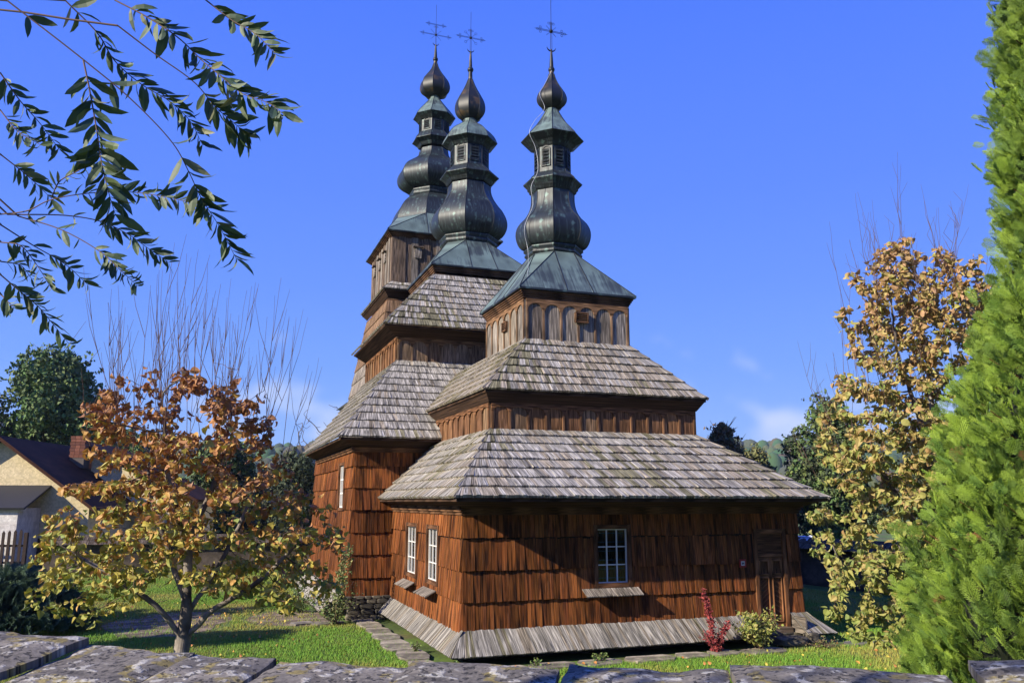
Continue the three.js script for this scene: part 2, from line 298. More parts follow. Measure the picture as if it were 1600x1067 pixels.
// --- chancel walls
const chWall = sub('chancel_wall', church);
const CW = { x0: -0.2, x1: 7.75, z1: -0.1, z0: -6.75, y0: 0.55, y1: 2.98 };
{
  const front = { x0: 2.6, x1: 3.46, y0: 1.28, y1: 2.53 }, door = { x0: 6.5, x1: 7.34, y0: 0.2, y1: 2.4 };
  const wA = { z0: -4.86, z1: -3.7, y0: 1.24, y1: 2.5 }, wB = { z0: -2.82, z1: -1.76, y0: 1.24, y1: 2.5 };
  // solid log core with real openings
  const core = (shape, m) => { const g = new THREE.ExtrudeGeometry(shape, { depth: 0.14, bevelEnabled: false }).toNonIndexed(); const p = g.attributes.position; const c = new Float32Array(p.count * 3); for (let i = 0; i < p.count; i++) c.set(deckCol, i * 3); g.setAttribute('color', new THREE.BufferAttribute(c, 3)); g.applyMatrix4(m); part('log_core', g, M.darkWood, chWall); };
  const rect = (x0, y0, x1, y1, P = THREE.Shape) => { const s = new P(); s.moveTo(x0, y0); s.lineTo(x1, y0); s.lineTo(x1, y1); s.lineTo(x0, y1); s.closePath(); return s; };
  const f = rect(CW.x0 + 0.01, 0.15, CW.x1 - 0.01, CW.y1); f.holes.push(rect(front.x0 + .05, front.y0 + .05, front.x1 - .05, front.y1 - .05, THREE.Path), rect(door.x0, door.y0 + 0.02, door.x1, door.y1, THREE.Path));
  core(f, new THREE.Matrix4().makeTranslation(0, 0, CW.z1 - 0.145));
  const l = rect(0.15, 0.15, CW.z1 - CW.z0 - 0.16, CW.y1);   // local x = distance from the front going back
  for (const w of [wA, wB]) l.holes.push(rect(CW.z1 - w.z1 + .05, w.y0 + .05, CW.z1 - w.z0 - .05, w.y1 - .05, THREE.Path));
  core(l, new THREE.Matrix4().makeBasis(V(0, 0, -1), V(0, 1, 0), V(1, 0, 0)).setPosition(CW.x0 + 0.005, 0, CW.z1));
  const r = rect(0.15, 0.15, CW.z1 - CW.z0 - 0.16, CW.y1); core(r, new THREE.Matrix4().makeBasis(V(0, 0, -1), V(0, 1, 0), V(1, 0, 0)).setPosition(CW.x1 - 0.145, 0, CW.z1));
  const vb = [0, 0.55, 1.13, 1.75, CW.y1 - CW.y0];
  const opt = (holes) => ({ color: wallColor(), w: 0.08, th: 0.05, lap: 0.05, gap: 0.007, mat: M.wall, name: 'wall_shingle_course', holes, sag: 0.02, deck: false, fan: 0.2 });
  const yb = CW.y0;
  shingleFace(chWall, V(CW.x0, yb, CW.z1), V(CW.x1, yb, CW.z1), V(CW.x0 + .02, CW.y1, CW.z1 - .02), V(CW.x1 - .02, CW.y1, CW.z1 - .02), vb, opt([[front.x0 - CW.x0, front.x1 - CW.x0, front.y0 - yb, front.y1 - yb], [door.x0 - CW.x0 - .02, door.x1 - CW.x0 + .02, -1, door.y1 - yb]]));
  shingleFace(chWall, V(CW.x0, yb, CW.z0), V(CW.x0, yb, CW.z1), V(CW.x0 + .02, CW.y1, CW.z0), V(CW.x0 + .02, CW.y1, CW.z1 - .02), vb, opt([wA, wB].map((w) => [w.z0 - CW.z0, w.z1 - CW.z0, w.y0 - yb, w.y1 - yb])));
  shingleFace(chWall, V(CW.x1, yb, CW.z1), V(CW.x1, yb, CW.z0), V(CW.x1 - .02, CW.y1, CW.z1 - .02), V(CW.x1 - .02, CW.y1, CW.z0), vb, opt());
  // windows
  const mkWindow = (w, h, name, label) => {
    const g = new THREE.Group(); g.name = name; if (label) g.userData.label = label;
    const fc = [0.30, 0.15, 0.08], fr = new Q(), t = 0.085;
    fr.box(-t, -t, -0.1, 0, h + t, 0.05, fc).box(w, -t, -0.1, w + t, h + t, 0.05, fc).box(0, -t, -0.1, w, 0, 0.048, fc).box(0, h, -0.1, w, h + t, 0.048, fc);
    fr.build('frame', M.plank, g);
    const sash = new Q(), s = 0.022; sash.box(0.002, 0.002, -0.05, s, h - 0.002, -0.005).box(w - s, 0.002, -0.05, w - 0.002, h - 0.002, -0.005).box(s, 0.002, -0.05, w - s, s, -0.006).box(s, h - s, -0.05, w - s, h - 0.002, -0.006);
    const wm = sash.build('sash', M.white, g);
    for (const k of [1, 2]) { new Q().box(w * k / 3 - 0.010, s, -0.045, w * k / 3 + 0.010, h - s, -0.008).build('muntin', M.white, g); new Q().box(s, h * k / 3 - 0.010, -0.043, w - s, h * k / 3 + 0.010, -0.010).build('muntin', M.white, g); }
    for (let i = 0; i < 3; i++) for (let j = 0; j < 3; j++) { const p = new THREE.PlaneGeometry(w / 3 - 0.02, h / 3 - 0.02); p.rotateY(rr(-.006, .006)); p.rotateX(rr(-.006, .006)); p.translate(w * (i + .5) / 3, h * (j + .5) / 3, -0.03); part('pane', p, M.glass, g); }
    // inner wooden bars and a dim lining some way behind the glass
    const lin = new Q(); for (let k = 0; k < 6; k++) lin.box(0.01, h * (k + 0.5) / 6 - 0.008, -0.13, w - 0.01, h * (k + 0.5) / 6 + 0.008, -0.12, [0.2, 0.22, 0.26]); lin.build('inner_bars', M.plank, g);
    return g;
  };
  const shelf = (name, W, D, label) => { const g = new THREE.Group(); g.name = name; g.userData.label = label; let x = 0; while (x < W - 0.01) { const w = Math.min(W - x, rr(0.09, 0.15)); const q = new Q(); const c = tone([0.55, 0.50, 0.44], 0.75, 1.2); const o = rr(-.02, .02), a = [V(x, 0, 0.06), V(x + w - .003, 0, 0.06)], b = [V(x + w - .003, -D * .42, D + o), V(x, -D * .42, D + o)]; const dn = V(0, -0.02, -0.008); const uo = rnd();
    q.quad(b[1], b[0], a[1], a[0], [[uo, 0], [uo + w, 0], [uo + w, D], [uo, D]], c); q.quad(a[0].clone().add(dn), a[1].clone().add(dn), b[0].clone().add(dn), b[1].clone().add(dn), [[uo, 0], [uo + w, 0], [uo + w, D], [uo, D]], c); q.quad(b[1].clone().add(dn), b[0].clone().add(dn), b[0], b[1], [[uo, 0], [uo + w, 0], [uo + w, .02], [uo, .02]], c); q.quad(a[0].clone().add(dn), b[1].clone().add(dn), b[1], a[0], [[uo, 0], [uo, D], [uo + .02, D], [uo + .02, 0]], c); q.quad(b[0].clone().add(dn), a[1].clone().add(dn), a[1], b[0], [[uo, 0], [uo, D], [uo + .02, D], [uo + .02, 0]], c); q.build('board', M.shingle, g); x += w; }
    return g; };
  const w1 = mkWindow(front.x1 - front.x0 - .17, front.y1 - front.y0 - .17, 'window'); w1.position.set(front.x0 + .085, front.y0 + .085, CW.z1); church.add(w1);
  const s1 = shelf('window_shelf', 1.28, 0.3, 'grey boards of the sloping shelf under the large front window'); s1.position.set(2.32, 1.27, CW.z1 - 0.02); church.add(s1);
  for (const w of [wA, wB]) {
    const g = mkWindow(w.z1 - w.z0 - .17, w.y1 - w.y0 - .17, 'window', 'tall white barred window in the sunlit side wall'); g.rotation.y = -Math.PI / 2; g.position.set(CW.x0, w.y0 + .085, w.z0 + .085); church.add(g);
    const sh = shelf('window_shelf', w.z1 - w.z0, 0.28, 'small dark shelf under a side window'); sh.rotation.y = -Math.PI / 2; sh.position.set(CW.x0 - 0.01, w.y0 - .08, w.z0 - 0.05); church.add(sh);
  }
  // door: frame, two leaves with raised frames and diagonal boards, transom, threshold
  const d = new THREE.Group(); d.name = 'door'; d.userData.label = 'brown two-leaf panelled door'; d.position.set(door.x0, 0.3, CW.z1); church.add(d);
  const dw = door.x1 - door.x0, dh = 2.1, c = [0.50, 0.235, 0.11];
  new Q().box(0, 0, -0.1, 0.085, dh, 0.06, tone(c, .9, 1)).box(dw - 0.085, 0, -0.1, dw, dh, 0.06, tone(c, .9, 1)).box(0.085, dh - .09, -0.1, dw - .085, dh, 0.058, c).build('frame', M.plank, d);
  new Q().box(0.085, 1.5, -0.08, dw - .085, dh - .09, 0.0, tone(c, .55, .6)).box(.085, 1.5, 0.0, dw - .085, 1.56, 0.03, c).build('transom', M.plank, d);
  const half = (dw - .17) / 2;
  for (let k = 0; k < 2; k++) {
    const x = .085 + k * half + .004, w = half - .008, lf = new Q();
    lf.box(x, .02, -.06, x + .05, 1.49, 0.0, tone(c, .85, 1.05)).box(x + w - .05, .02, -.06, x + w, 1.49, 0.0, tone(c, .85, 1.05)).box(x + .05, .02, -.06, x + w - .05, .12, -.001, tone(c, .85, 1.05)).box(x + .05, 1.05, -.06, x + w - .05, 1.13, -.001, c).box(x + .05, 1.41, -.06, x + w - .05, 1.49, -.001, c);
    lf.build('leaf', M.plank, d);
    const mold = new Q(), mm = (a, b, e, f2) => { mold.box(a, b, -.001, a + .018, f2, .018, [.62, .31, .15]).box(e - .018, b, -.001, e, f2, .018, [.62, .31, .15]).box(a + .018, b, -.001, e - .018, b + .018, .017, [.62, .31, .15]).box(a + .018, f2 - .018, -.001, e - .018, f2, .017, [.62, .31, .15]); };
    mm(x + .04, .11, x + w - .04, 1.06); mm(x + .04, 1.12, x + w - .04, 1.42); mold.build('moulding', M.plank, d);
    const pan = new Q(); pan.box(x + .05, 1.13, -.05, x + w - .05, 1.41, -.03, tone(c, .6, .7));
    const pw = w - .1, n = 9; for (let i = 0; i < n; i++) { const y0 = .12 + i * .93 / n, y1 = y0 + .93 / n - .006, o = (k ? -1 : 1) * .07; pan.quad(V(x + .05, Math.max(.12, y0 - o), -.022 - (i % 2) * .004), V(x + .05 + pw, Math.max(.12, y0 + o), -.022 - (i % 2) * .004), V(x + .05 + pw, Math.min(1.05, y1 + o), -.022 - (i % 2) * .004), V(x + .05, Math.min(1.05, y1 - o), -.022 - (i % 2) * .004), [[0, 0], [0, pw], [.1, pw], [.1, 0]], tone(c, .6, 1)); }
    pan.box(x + .05, .12, -.05, x + w - .05, 1.05, -.032, tone(c, .5, .55)); pan.build('panel', M.plank, d);
  }
  new Q().box(.02, -.1, -.1, dw - .02, 0.012, .16, [.42, .33, .25]).build('threshold', M.plank, d);
  new Q().box(.12, .70, 0.002, .145, .86, .012, [.5, .5, .5]).build('lock_plate', M.iron, d);
  { const h = tube([V(.133, .80, .012), V(.133, .80, .05), V(.19, .80, .055)], [.008, .008, .007], 6); part('handle', h, M.iron, d); }
}
// --- leaning skirt boards over the sills
const skirt = sub('skirt', church);
{
  const opt = (c, o = {}) => ({ color: c, w: 0.062, th: 0.022, deck: false, mat: M.shingle, name: 'skirt_boards', sag: 0.015, lap: 0, fan: 0.3, ...o });
  const yb = 0.2, yt = 0.6, c0 = greyShingle(0.35, 0.3), c1 = (u, v) => c0(u, v).map((q) => q * 0.8);
  shingleFace(skirt, V(-0.56, yb, 0.5), V(6.35, yb, 0.5), V(-0.2, yt, -0.07), V(6.42, yt, -0.07), 1, opt(c1));
  shingleFace(skirt, V(7.36, yb, 0.5), V(8.12, yb, 0.5), V(7.38, yt, -0.07), V(7.75, yt, -0.07), 1, opt(c1));
  shingleFace(skirt, V(-0.56, yb, -6.3), V(-0.56, yb, 0.5), V(-0.2, yt, -6.6), V(-0.2, yt, -0.07), 1, opt(c1));
  shingleFace(skirt, V(8.12, yb, 0.5), V(8.12, yb, -6.3), V(7.75, yt, -0.07), V(7.75, yt, -6.6), 1, opt(c1));
  const q = new Q(), bb = [0.16, 0.14, 0.12];
  for (const [a, b] of [[-0.54, 6.33], [7.37, 8.1]]) q.quad(V(a, yb - .02, .47), V(b, yb - .02, .47), V(Math.min(b, 7.7), yt - .03, -.1), V(Math.max(a, -.2), yt - .03, -.1), [[0, 0], [5, 0], [5, 1], [0, 1]], bb);
  q.quad(V(-.53, yb - .02, -6.3), V(-.53, yb - .02, .47), V(-.2, yt - .03, -.1), V(-.2, yt - .03, -6.5), [[0, 0], [5, 0], [5, 1], [0, 1]], bb);
  q.quad(V(8.09, yb - .02, .47), V(8.09, yb - .02, -6.3), V(7.7, yt - .03, -6.5), V(7.7, yt - .03, -.1), [[0, 0], [5, 0], [5, 1], [0, 1]], bb);
  q.box(6.3, yb, -0.1, 6.34, yt - .05, 0.38, bb); q.box(7.38, yb, -0.1, 7.42, yt - .05, 0.40, [.4, .36, .32]);
  q.build('backing', M.darkWood, skirt);
}
// --- stone footing
const stoneMats = [0x8d887e, 0x77736b, 0xa09a8c, 0x6a675f].map((c) => S({ color: c, map: M.stone.map, roughness: 0.95 }));
function stoneGeo(w, h, d) { const g = new THREE.IcosahedronGeometry(0.5, 2).toNonIndexed(); const p = g.attributes.position, o = rnd() * 90; for (let i = 0; i < p.count; i++) { const v = V(p.getX(i), p.getY(i), p.getZ(i)); const s = (a) => Math.sign(a) * Math.pow(Math.abs(a * 2), 0.55) * 0.5; const k = 0.9 + 0.22 * fbm(v.x * 3 + o, v.y * 3 + v.z * 2 + o, 0, 0, 2); p.setXYZ(i, s(v.x) * w * k, s(v.y) * h * k, s(v.z) * d * k); } g.computeVertexNormals(); return g; }
const stoneVar = [0, 1, 2, 3].map(() => stoneGeo(1, 1, 1));
const footing = sub('stone_footing', church);
function stones(parent, A, B, y0, y1, sz, name = 'stone') {
  const W = A.distanceTo(B), e = B.clone().sub(A).normalize(); let y = y0; const ang = Math.atan2(-e.z, e.x);
  while (y < y1 - 0.02) { const h = Math.min(y1 - y, rr(sz * .55, sz * .9)); let x = rr(-.1, 0); while (x < W) { const w = rr(sz * .8, sz * 1.9); const m = part(name, stoneVar[Math.floor(rnd() * 4)], stoneMats[Math.floor(rnd() * 4)], parent); m.position.copy(A).addScaledVector(e, x + w / 2).setY(y + h / 2); m.rotation.y = ang; m.scale.set(w * 1.04, h * 1.06, sz * rr(.75, 1.1)); x += w; } y += h; }
}
stones(footing, V(-1.33, 0, -6.45), V(-0.3, 0, -6.45), 0, 0.6, 0.2);
stones(footing, V(6.3, 0, 0.0), V(7.5, 0, 0.0), 0.0, 0.2, 0.26);
{ const b = new Q(); b.box(-0.1, 0, -6.5, 7.65, 0.5, -0.3, [.2, .19, .17]); b.box(-1.2, 0, -15, 8.5, 0.6, -6.6, [.2, .19, .17]); b.build('footing_core', S({ map: M.stone.map, vertexColors: true, roughness: .95 }), footing); }
// doorstep
{ const m = part('doorstep', stoneVar[1], stoneMats[2], footing); m.position.set(6.95, 0.1, 0.42); m.scale.set(0.75, 0.2, 0.42); const m2 = part('stone', stoneVar[2], stoneMats[0], footing); m2.position.set(7.5, 0.13, 0.4); m2.scale.set(.3, .24, .3); }

// --- chancel roofs
const R1 = sub('chancel_lower_roof', church);
hipRoof(R1, [-0.62, 7.92, -6.9, 0.81, 3.07], [0.99, 6.31, -6.9, -1.96, 4.63], 8, { w: 0.085, moss: 0.5, warm: 0.6 });
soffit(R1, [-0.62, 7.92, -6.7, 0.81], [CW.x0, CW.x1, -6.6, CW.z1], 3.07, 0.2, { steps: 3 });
const drumCols = [[0.44, 0.30, 0.20], [0.50, 0.36, 0.25], [0.38, 0.25, 0.16], [0.47, 0.40, 0.34]];
const redCols = [[0.44, 0.24, 0.13], [0.52, 0.28, 0.14], [0.38, 0.2, 0.11], [0.5, 0.33, 0.2]];
const greyCols = [[0.58, 0.54, 0.49], [0.50, 0.46, 0.42], [0.62, 0.55, 0.46], [0.44, 0.37, 0.31]];
const D2 = sub('chancel_lower_drum', church);
arcadeSide(D2, V(0.99, 0, -1.96), V(6.31, 0, -1.96), 4.6, 5.2, 12, { cols: redCols });
arcadeSide(D2, V(0.99, 0, -7.4), V(0.99, 0, -1.96), 4.6, 5.2, 11, { cols: redCols });
arcadeSide(D2, V(6.31, 0, -1.96), V(6.31, 0, -7.4), 4.6, 5.2, 11, { cols: redCols });
const R2 = sub('chancel_upper_roof', church);
hipRoof(R2, [0.74, 6.56, -8.6, -1.66, 5.48], [2.23, 5.07, -8.9, -2.97, 6.99], 7, { w: 0.08, moss: 0.7, warm: 0.9 });
soffit(R2, [0.74, 6.56, -8.0, -1.66], [0.93, 6.37, -7.4, -1.90], 5.48, 0.28, { steps: 0 });
new Q().box(2.23, 6.9, -9.0, 5.07, 6.985, -2.98, deckCol).build('ridge_deck', M.darkWood, R2);
const D3 = sub('chancel_upper_drum', church);
for (const [a, b] of [[V(2.23, 0, -2.97), V(5.07, 0, -2.97)], [V(2.23, 0, -5.93), V(2.23, 0, -2.97)], [V(5.07, 0, -2.97), V(5.07, 0, -5.93)], [V(5.07, 0, -5.93), V(2.23, 0, -5.93)]]) arcadeSide(D3, a, b, 6.96, 7.98, 6, { cols: greyCols, batten: [0.50, 0.33, 0.21], archCol: [.46, .27, .15] });
function ventBox(parent, x, y, z, ry, w = 0.32, h = 0.26) { const g = new Q(); g.box(-w / 2, 0, 0.03, w / 2, .03, .12, [.3, .17, .1]).box(-w / 2, h - .03, .03, w / 2, h, .12, [.3, .17, .1]).box(-w / 2, .03, .03, -w / 2 + .03, h - .03, .12, [.3, .17, .1]).box(w / 2 - .03, .03, .03, w / 2, h - .03, .12, [.3, .17, .1]); for (let i = 0; i < 4; i++) g.box(-w / 2 + .03, .045 + i * (h - .07) / 4, .04, w / 2 - .03, .065 + i * (h - .07) / 4, .11, [.22, .13, .08]); const m = g.build('vent', M.plank, parent); m.position.set(x, y, z); m.rotation.y = ry; }
ventBox(D3, 3.72, 7.45, -2.95, 0, 0.36, .27); ventBox(D3, 2.25, 7.4, -4.35, -Math.PI / 2);

// --- copper tents, cupolas
function copperTent(parent, cx, cz, a, y0, R, y1, o = {}) {
  // square eave lofted to the octagon under the bulb
  const oc = []; for (let k = 0; k < 8; k++) { const t = (k * 45 + 22.5) * Math.PI / 180; oc.push(V(cx + R * Math.sin(t), y1, cz + R * Math.cos(t))); }   // 0: +22.5 from +z toward +x
  const sq = [V(cx + a, y0, cz + a), V(cx + a, y0, cz - a), V(cx - a, y0, cz - a), V(cx - a, y0, cz + a)];
  const seams = [], panel = (p, uo) => { const q = new Q(); const e = V(p[1].x - p[0].x, 0, p[1].z - p[0].z).normalize(); const uv = p.map((v) => [uo + v.clone().sub(p[0]).dot(e) * .5, (v.y - y0) * .6 + uo]); if (p.length === 3) q.tri(...p, ...uv, [1, 1, 1]); else q.quad(...p, uv, [1, 1, 1]); q.build('panel', M.patina, parent); };
  for (let f = 0; f < 4; f++) {
    // front face f: between square corners sL (left seen from outside) and sR
    const sR = sq[f], sL = sq[(f + 3) % 4], oR = oc[(2 * f) % 8], oL = oc[(2 * f + 7) % 8];
    const e = sR.clone().sub(sL).normalize(); const prj = (p) => sL.clone().addScaledVector(e, p.clone().sub(sL).dot(e));
    const mL = prj(oL).addScaledVector(e, -0.05), mR = prj(oR).addScaledVector(e, 0.12);
    panel([sL, mL, oL], rnd()); panel([mL, mR, oR, oL], rnd()); panel([mR, sR, oR], rnd());
    panel([sR, oc[(2 * f + 1) % 8], oR], rnd());
    for (const [p, q] of [[sL, oL], [mL, oL], [mR, oR], [sR, oR]]) seams.push(tube([p, q], [.014, .014], 5));
  }
  part('seam', mergeGeometries(seams), M.seam, parent);
  const q = new Q(), t = 0.05; q.box(cx - a, y0 - t, cz - a, cx + a, y0 - 0.001, cz + a, [.5, .55, .55]); q.build('eave_edge', M.copper, parent);
}
function copperSoffit(parent, cx, cz, a, w, y, drop) {
  const q = new Q(), n = 4; for (let k = 0; k < n; k++) { const h = lerp(a - 0.06, w + 0.03, k / (n - 1)), y1 = y - 0.06 - drop * k / n, y0 = y - 0.06 - drop * (k + 1) / n + 0.004; q.box(cx - h, y0, cz - h, cx + h, y1, cz + h, tone([.3, .17, .1], .7, 1.1)); } q.build('cornice', M.plank, parent);
}
const catmull = (pts, n = 5) => { const c = new THREE.CatmullRomCurve3(pts.map(([r, y]) => V(r, y, 0)), false, 'centripetal'); return c.getPoints((pts.length - 1) * n).map((p) => [Math.max(.002, p.x), p.y]); };
function facets(parent, name, cx, cz, prof, mat, seams) {
  for (let k = 0; k < 8; k++) {
    const a0 = (k * 45 - 22.5) * Math.PI / 180, a1 = a0 + Math.PI / 4, pos = [], uv = [], idx = []; const uo = rnd(), vo = rnd(); let len = 0;
    prof.forEach(([r, y], i) => { if (i) len += Math.hypot(r - prof[i - 1][0], y - prof[i - 1][1]); for (let j = 0; j <= 2; j++) { const w = j / 2; pos.push(cx + r * lerp(Math.sin(a0), Math.sin(a1), w), y, cz + r * lerp(Math.cos(a0), Math.cos(a1), w)); uv.push(uo + (w - .5) * r * .765, vo + len); } });
    for (let i = 0; i < prof.length - 1; i++) for (let j = 0; j < 2; j++) { const p = i * 3 + j; idx.push(p, p + 1, p + 3, p + 1, p + 4, p + 3); }
    const g = new THREE.BufferGeometry(); g.setAttribute('position', new THREE.Float32BufferAttribute(pos, 3)); g.setAttribute('uv', new THREE.Float32BufferAttribute(uv, 2)); g.setIndex(idx); g.computeVertexNormals(); part(name, g, mat, parent);
    if (seams) seams.push(tube(prof.map(([r, y]) => V(cx + r * Math.sin(a0), y, cz + r * Math.cos(a0))), prof.map(() => 0.011), 4));
  }
}
function ironCross(parent, cx, cz, y0, yc, arm, yTop, kind) {
  const g = [], bar = (a, b, r = .012) => g.push(tube([a, b], [r, r], 5)), P = (x, y) => V(cx + x, y, cz);
  const u = arm;
  bar(P(-.022, y0), P(-.022, yc + u * .75), .0075); bar(P(.022, y0), P(.022, yc + u * .75), .0075); bar(P(0, yc), P(0, yTop), .008);
  const arms = kind === 2 ? [[yc, u], [yc + (yTop - yc) * .34, u * .6]] : [[yc, u]];
  for (const [y, w] of arms) {
    bar(P(-w, y - .018), P(w, y - .018), .0075); bar(P(-w, y + .018), P(w, y + .018), .0075);
    for (const s of [-1, 1]) { // trefoil ends
      for (const [dx, dy] of [[0, 0.07], [0, -0.07], [0.09, 0]]) { const c = []; for (let k = 0; k <= 10; k++) { const a = k / 10 * Math.PI * 2; c.push(P(s * (w - .06 + dx) + Math.cos(a) * .035, y + dy + Math.sin(a) * .035)); } g.push(tube(c, c.map(() => .007), 4)); }
      bar(P(s * (w - .01), y), P(s * (w + .12), y), .006);
    }
  }
  for (const sx of [-1, 1]) for (const sy of [-1, 1]) { bar(P(0, yc), P(sx * u * .38, yc + sy * u * .38), .006); if (kind === 1) { const c = []; for (let k = 0; k <= 10; k++) { const a = k / 10 * Math.PI * 2; c.push(P(sx * u * .42 + Math.cos(a) * .05, yc + sy * u * .42 + Math.sin(a) * .05)); } g.push(tube(c, c.map(() => .006), 4)); } }
  { const s = new THREE.SphereGeometry(.055, 10, 8); s.translate(cx, yc, cz); const c = new Float32Array(s.attributes.position.count * 3).fill(1); s.setAttribute('color', new THREE.BufferAttribute(c, 3)); g.push(s); }
  for (const dy of [u * .62]) for (const s of [-1, 1]) { const c = []; for (let k = 0; k <= 10; k++) { const a = k / 10 * Math.PI * 2; c.push(P(s * .07 + Math.cos(a) * .035, yc + dy + Math.sin(a) * .035)); } g.push(tube(c, c.map(() => .007), 4)); }
  // crescent at the foot
  { const c = []; for (let k = 0; k <= 12; k++) { const a = Math.PI * (1.05 + 0.9 * k / 12); c.push(P(Math.cos(a) * .14, y0 + .13 + Math.sin(a) * .14)); } g.push(tube(c, c.map((_, i) => .006 + .016 * Math.sin(i / 12 * Math.PI)), 6)); }
  part('iron_cross', mergeGeometries(g.map((x) => x.index ? x : x)), M.iron, parent);
}
function louvres(parent, cx, cz, R, y0, y1) {
  const ap = R * Math.cos(Math.PI / 8), fw = R * 0.765, w = fw * 0.5, h = (y1 - y0) * 0.86;
  for (let k = 0; k < 8; k++) {
    const q = new Q(), n = 5, c = [.62, .68, .72];
    q.box(-w / 2 - .035, 0, .004, -w / 2, h * .86, .03, c).box(w / 2, 0, .004, w / 2 + .035, h * .86, .03, c).box(-w / 2 - .035, -.03, .004, w / 2 + .035, -.001, .035, c);
    for (let i = 0; i < 8; i++) { const a0 = i / 8 * Math.PI, a1 = (i + 1) / 8 * Math.PI, r0 = w / 2, r1 = w / 2 + .035, f = h * .14 / r0; const p = (r, a, z) => V(r * Math.cos(a), h * .86 + r * Math.sin(a) * Math.max(.6, Math.min(1, f)), z); q.quad(p(r0, a0, .03), p(r1, a0, .03), p(r1, a1, .03), p(r0, a1, .03), [[0, 0], [.03, 0], [.03, .1], [0, .1]], c); }
    q.box(-w / 2, 0, .003, w / 2, h * .93, .006, [.05, .05, .06]);
    for (let i = 0; i < n; i++) { const y = h * (.03 + .88 * i / n); q.quad(V(-w / 2, y, .045), V(w / 2, y, .045), V(w / 2, y + h * .13, .008), V(-w / 2, y + h * .13, .008), [[0, 0], [w, 0], [w, .1], [0, .1]], c); q.quad(V(-w / 2, y - .012, .04), V(w / 2, y - .012, .04), V(w / 2, y, .045), V(-w / 2, y, .045), [[0, 0], [w, 0], [w, .1], [0, .1]], c); }
    const g = q.geo(); const a = k * Math.PI / 4; g.translate(0, y0 + (y1 - y0) * .09, ap); g.rotateY(a); g.translate(cx, 0, cz); part('louvre', g, M.copperV, parent);
  }
}
M.copperV = S({ map: copperDarkTex, vertexColors: true, metalness: 0.25, roughness: 0.55 });
function cupola(name, cz, secs) {
  const g = sub(name, church), seams = [];
  for (const s of secs) {
    if (s.t === 'ball') { const b = new THREE.SphereGeometry(s.r, 14, 10); b.translate(CX, s.y, cz); part('ball', b, M.warmCopper, g); continue; }
    if (s.t === 'pole') { part('pole', tube(s.p.map(([, y]) => V(CX, y, cz)), s.p.map(([r]) => r), 8), M.warmCopper, g); continue; }
    facets(g, s.n, CX, cz, s.smooth ? catmull(s.p) : s.p, s.m || M.copper, s.seam === false ? null : seams);
    if (s.lou) louvres(g, CX, cz, s.lou[0], s.lou[1], s.lou[2]);
  }
  part('seam', mergeGeometries(seams), M.seam, g); return g;
}
const cornice = (R, y, Rl, up, Ru) => [[Rl, y - .3], [Rl + .05, y - .26], [Rl + .05, y - .22], [Rl + .10, y - .18], [Rl + .10, y - .13], [R - .02, y - .03], [R, y], [Ru + .08, y + up * .75], [Ru, y + up]];
const T3 = sub('chancel_copper_roof', church);
copperTent(T3, CX, -4.45, 1.63, 8.26, 0.74, 9.58); copperSoffit(T3, CX, -4.45, 1.63, 1.46, 8.26, 0.2);
{
  const g = cupola('chancel_cupola', -4.5, [
    { n: 'base_panel', p: [[.70, 9.5], [.74, 9.58], [.80, 9.62], [.80, 9.68], [.76, 9.70], [.83, 9.76], [.83, 9.81], [.80, 9.83]], seam: false },
    { n: 'bulb_panel', smooth: 1, p: [[.80, 9.82], [.90, 9.88], [.99, 10.02], [1.042, 10.24], [1.02, 10.43], [.93, 10.60], [.77, 10.77], [.66, 10.97], [.61, 11.2], [.605, 11.46]] },
    { n: 'cornice_panel', p: cornice(.83, 11.75, .61, .24, .56), m: M.copper },
    { n: 'lantern_panel', p: [[.53, 11.97], [.51, 12.1], [.51, 12.76]], lou: [.51, 12.12, 12.76] },
    { n: 'soffit_panel', p: [[.51, 12.74], [.58, 12.78], [.58, 12.84], [.66, 12.88], [.66, 12.92], [.87, 13.02], [.893, 13.05]], seam: false },
    { n: 'tent_panel', smooth: 1, p: [[.893, 13.055], [.68, 13.3], [.46, 13.56], [.30, 13.8], [.19, 14.0], [.165, 14.06]], m: M.patina },
    { n: 'onion_panel', smooth: 1, p: [[.165, 14.05], [.30, 14.12], [.40, 14.24], [.43, 14.38], [.39, 14.53], [.30, 14.68], [.20, 14.84], [.125, 15.0], [.075, 15.17]], m: M.warmCopper },
    { t: 'ball', r: .095, y: 15.3 }, { t: 'pole', p: [[.07, 15.14], [.06, 15.4], [.05, 15.6], [.024, 15.95]] }]);
  ironCross(g, CX, -4.5, 15.9, 16.53, .40, 17.7, 0);
}
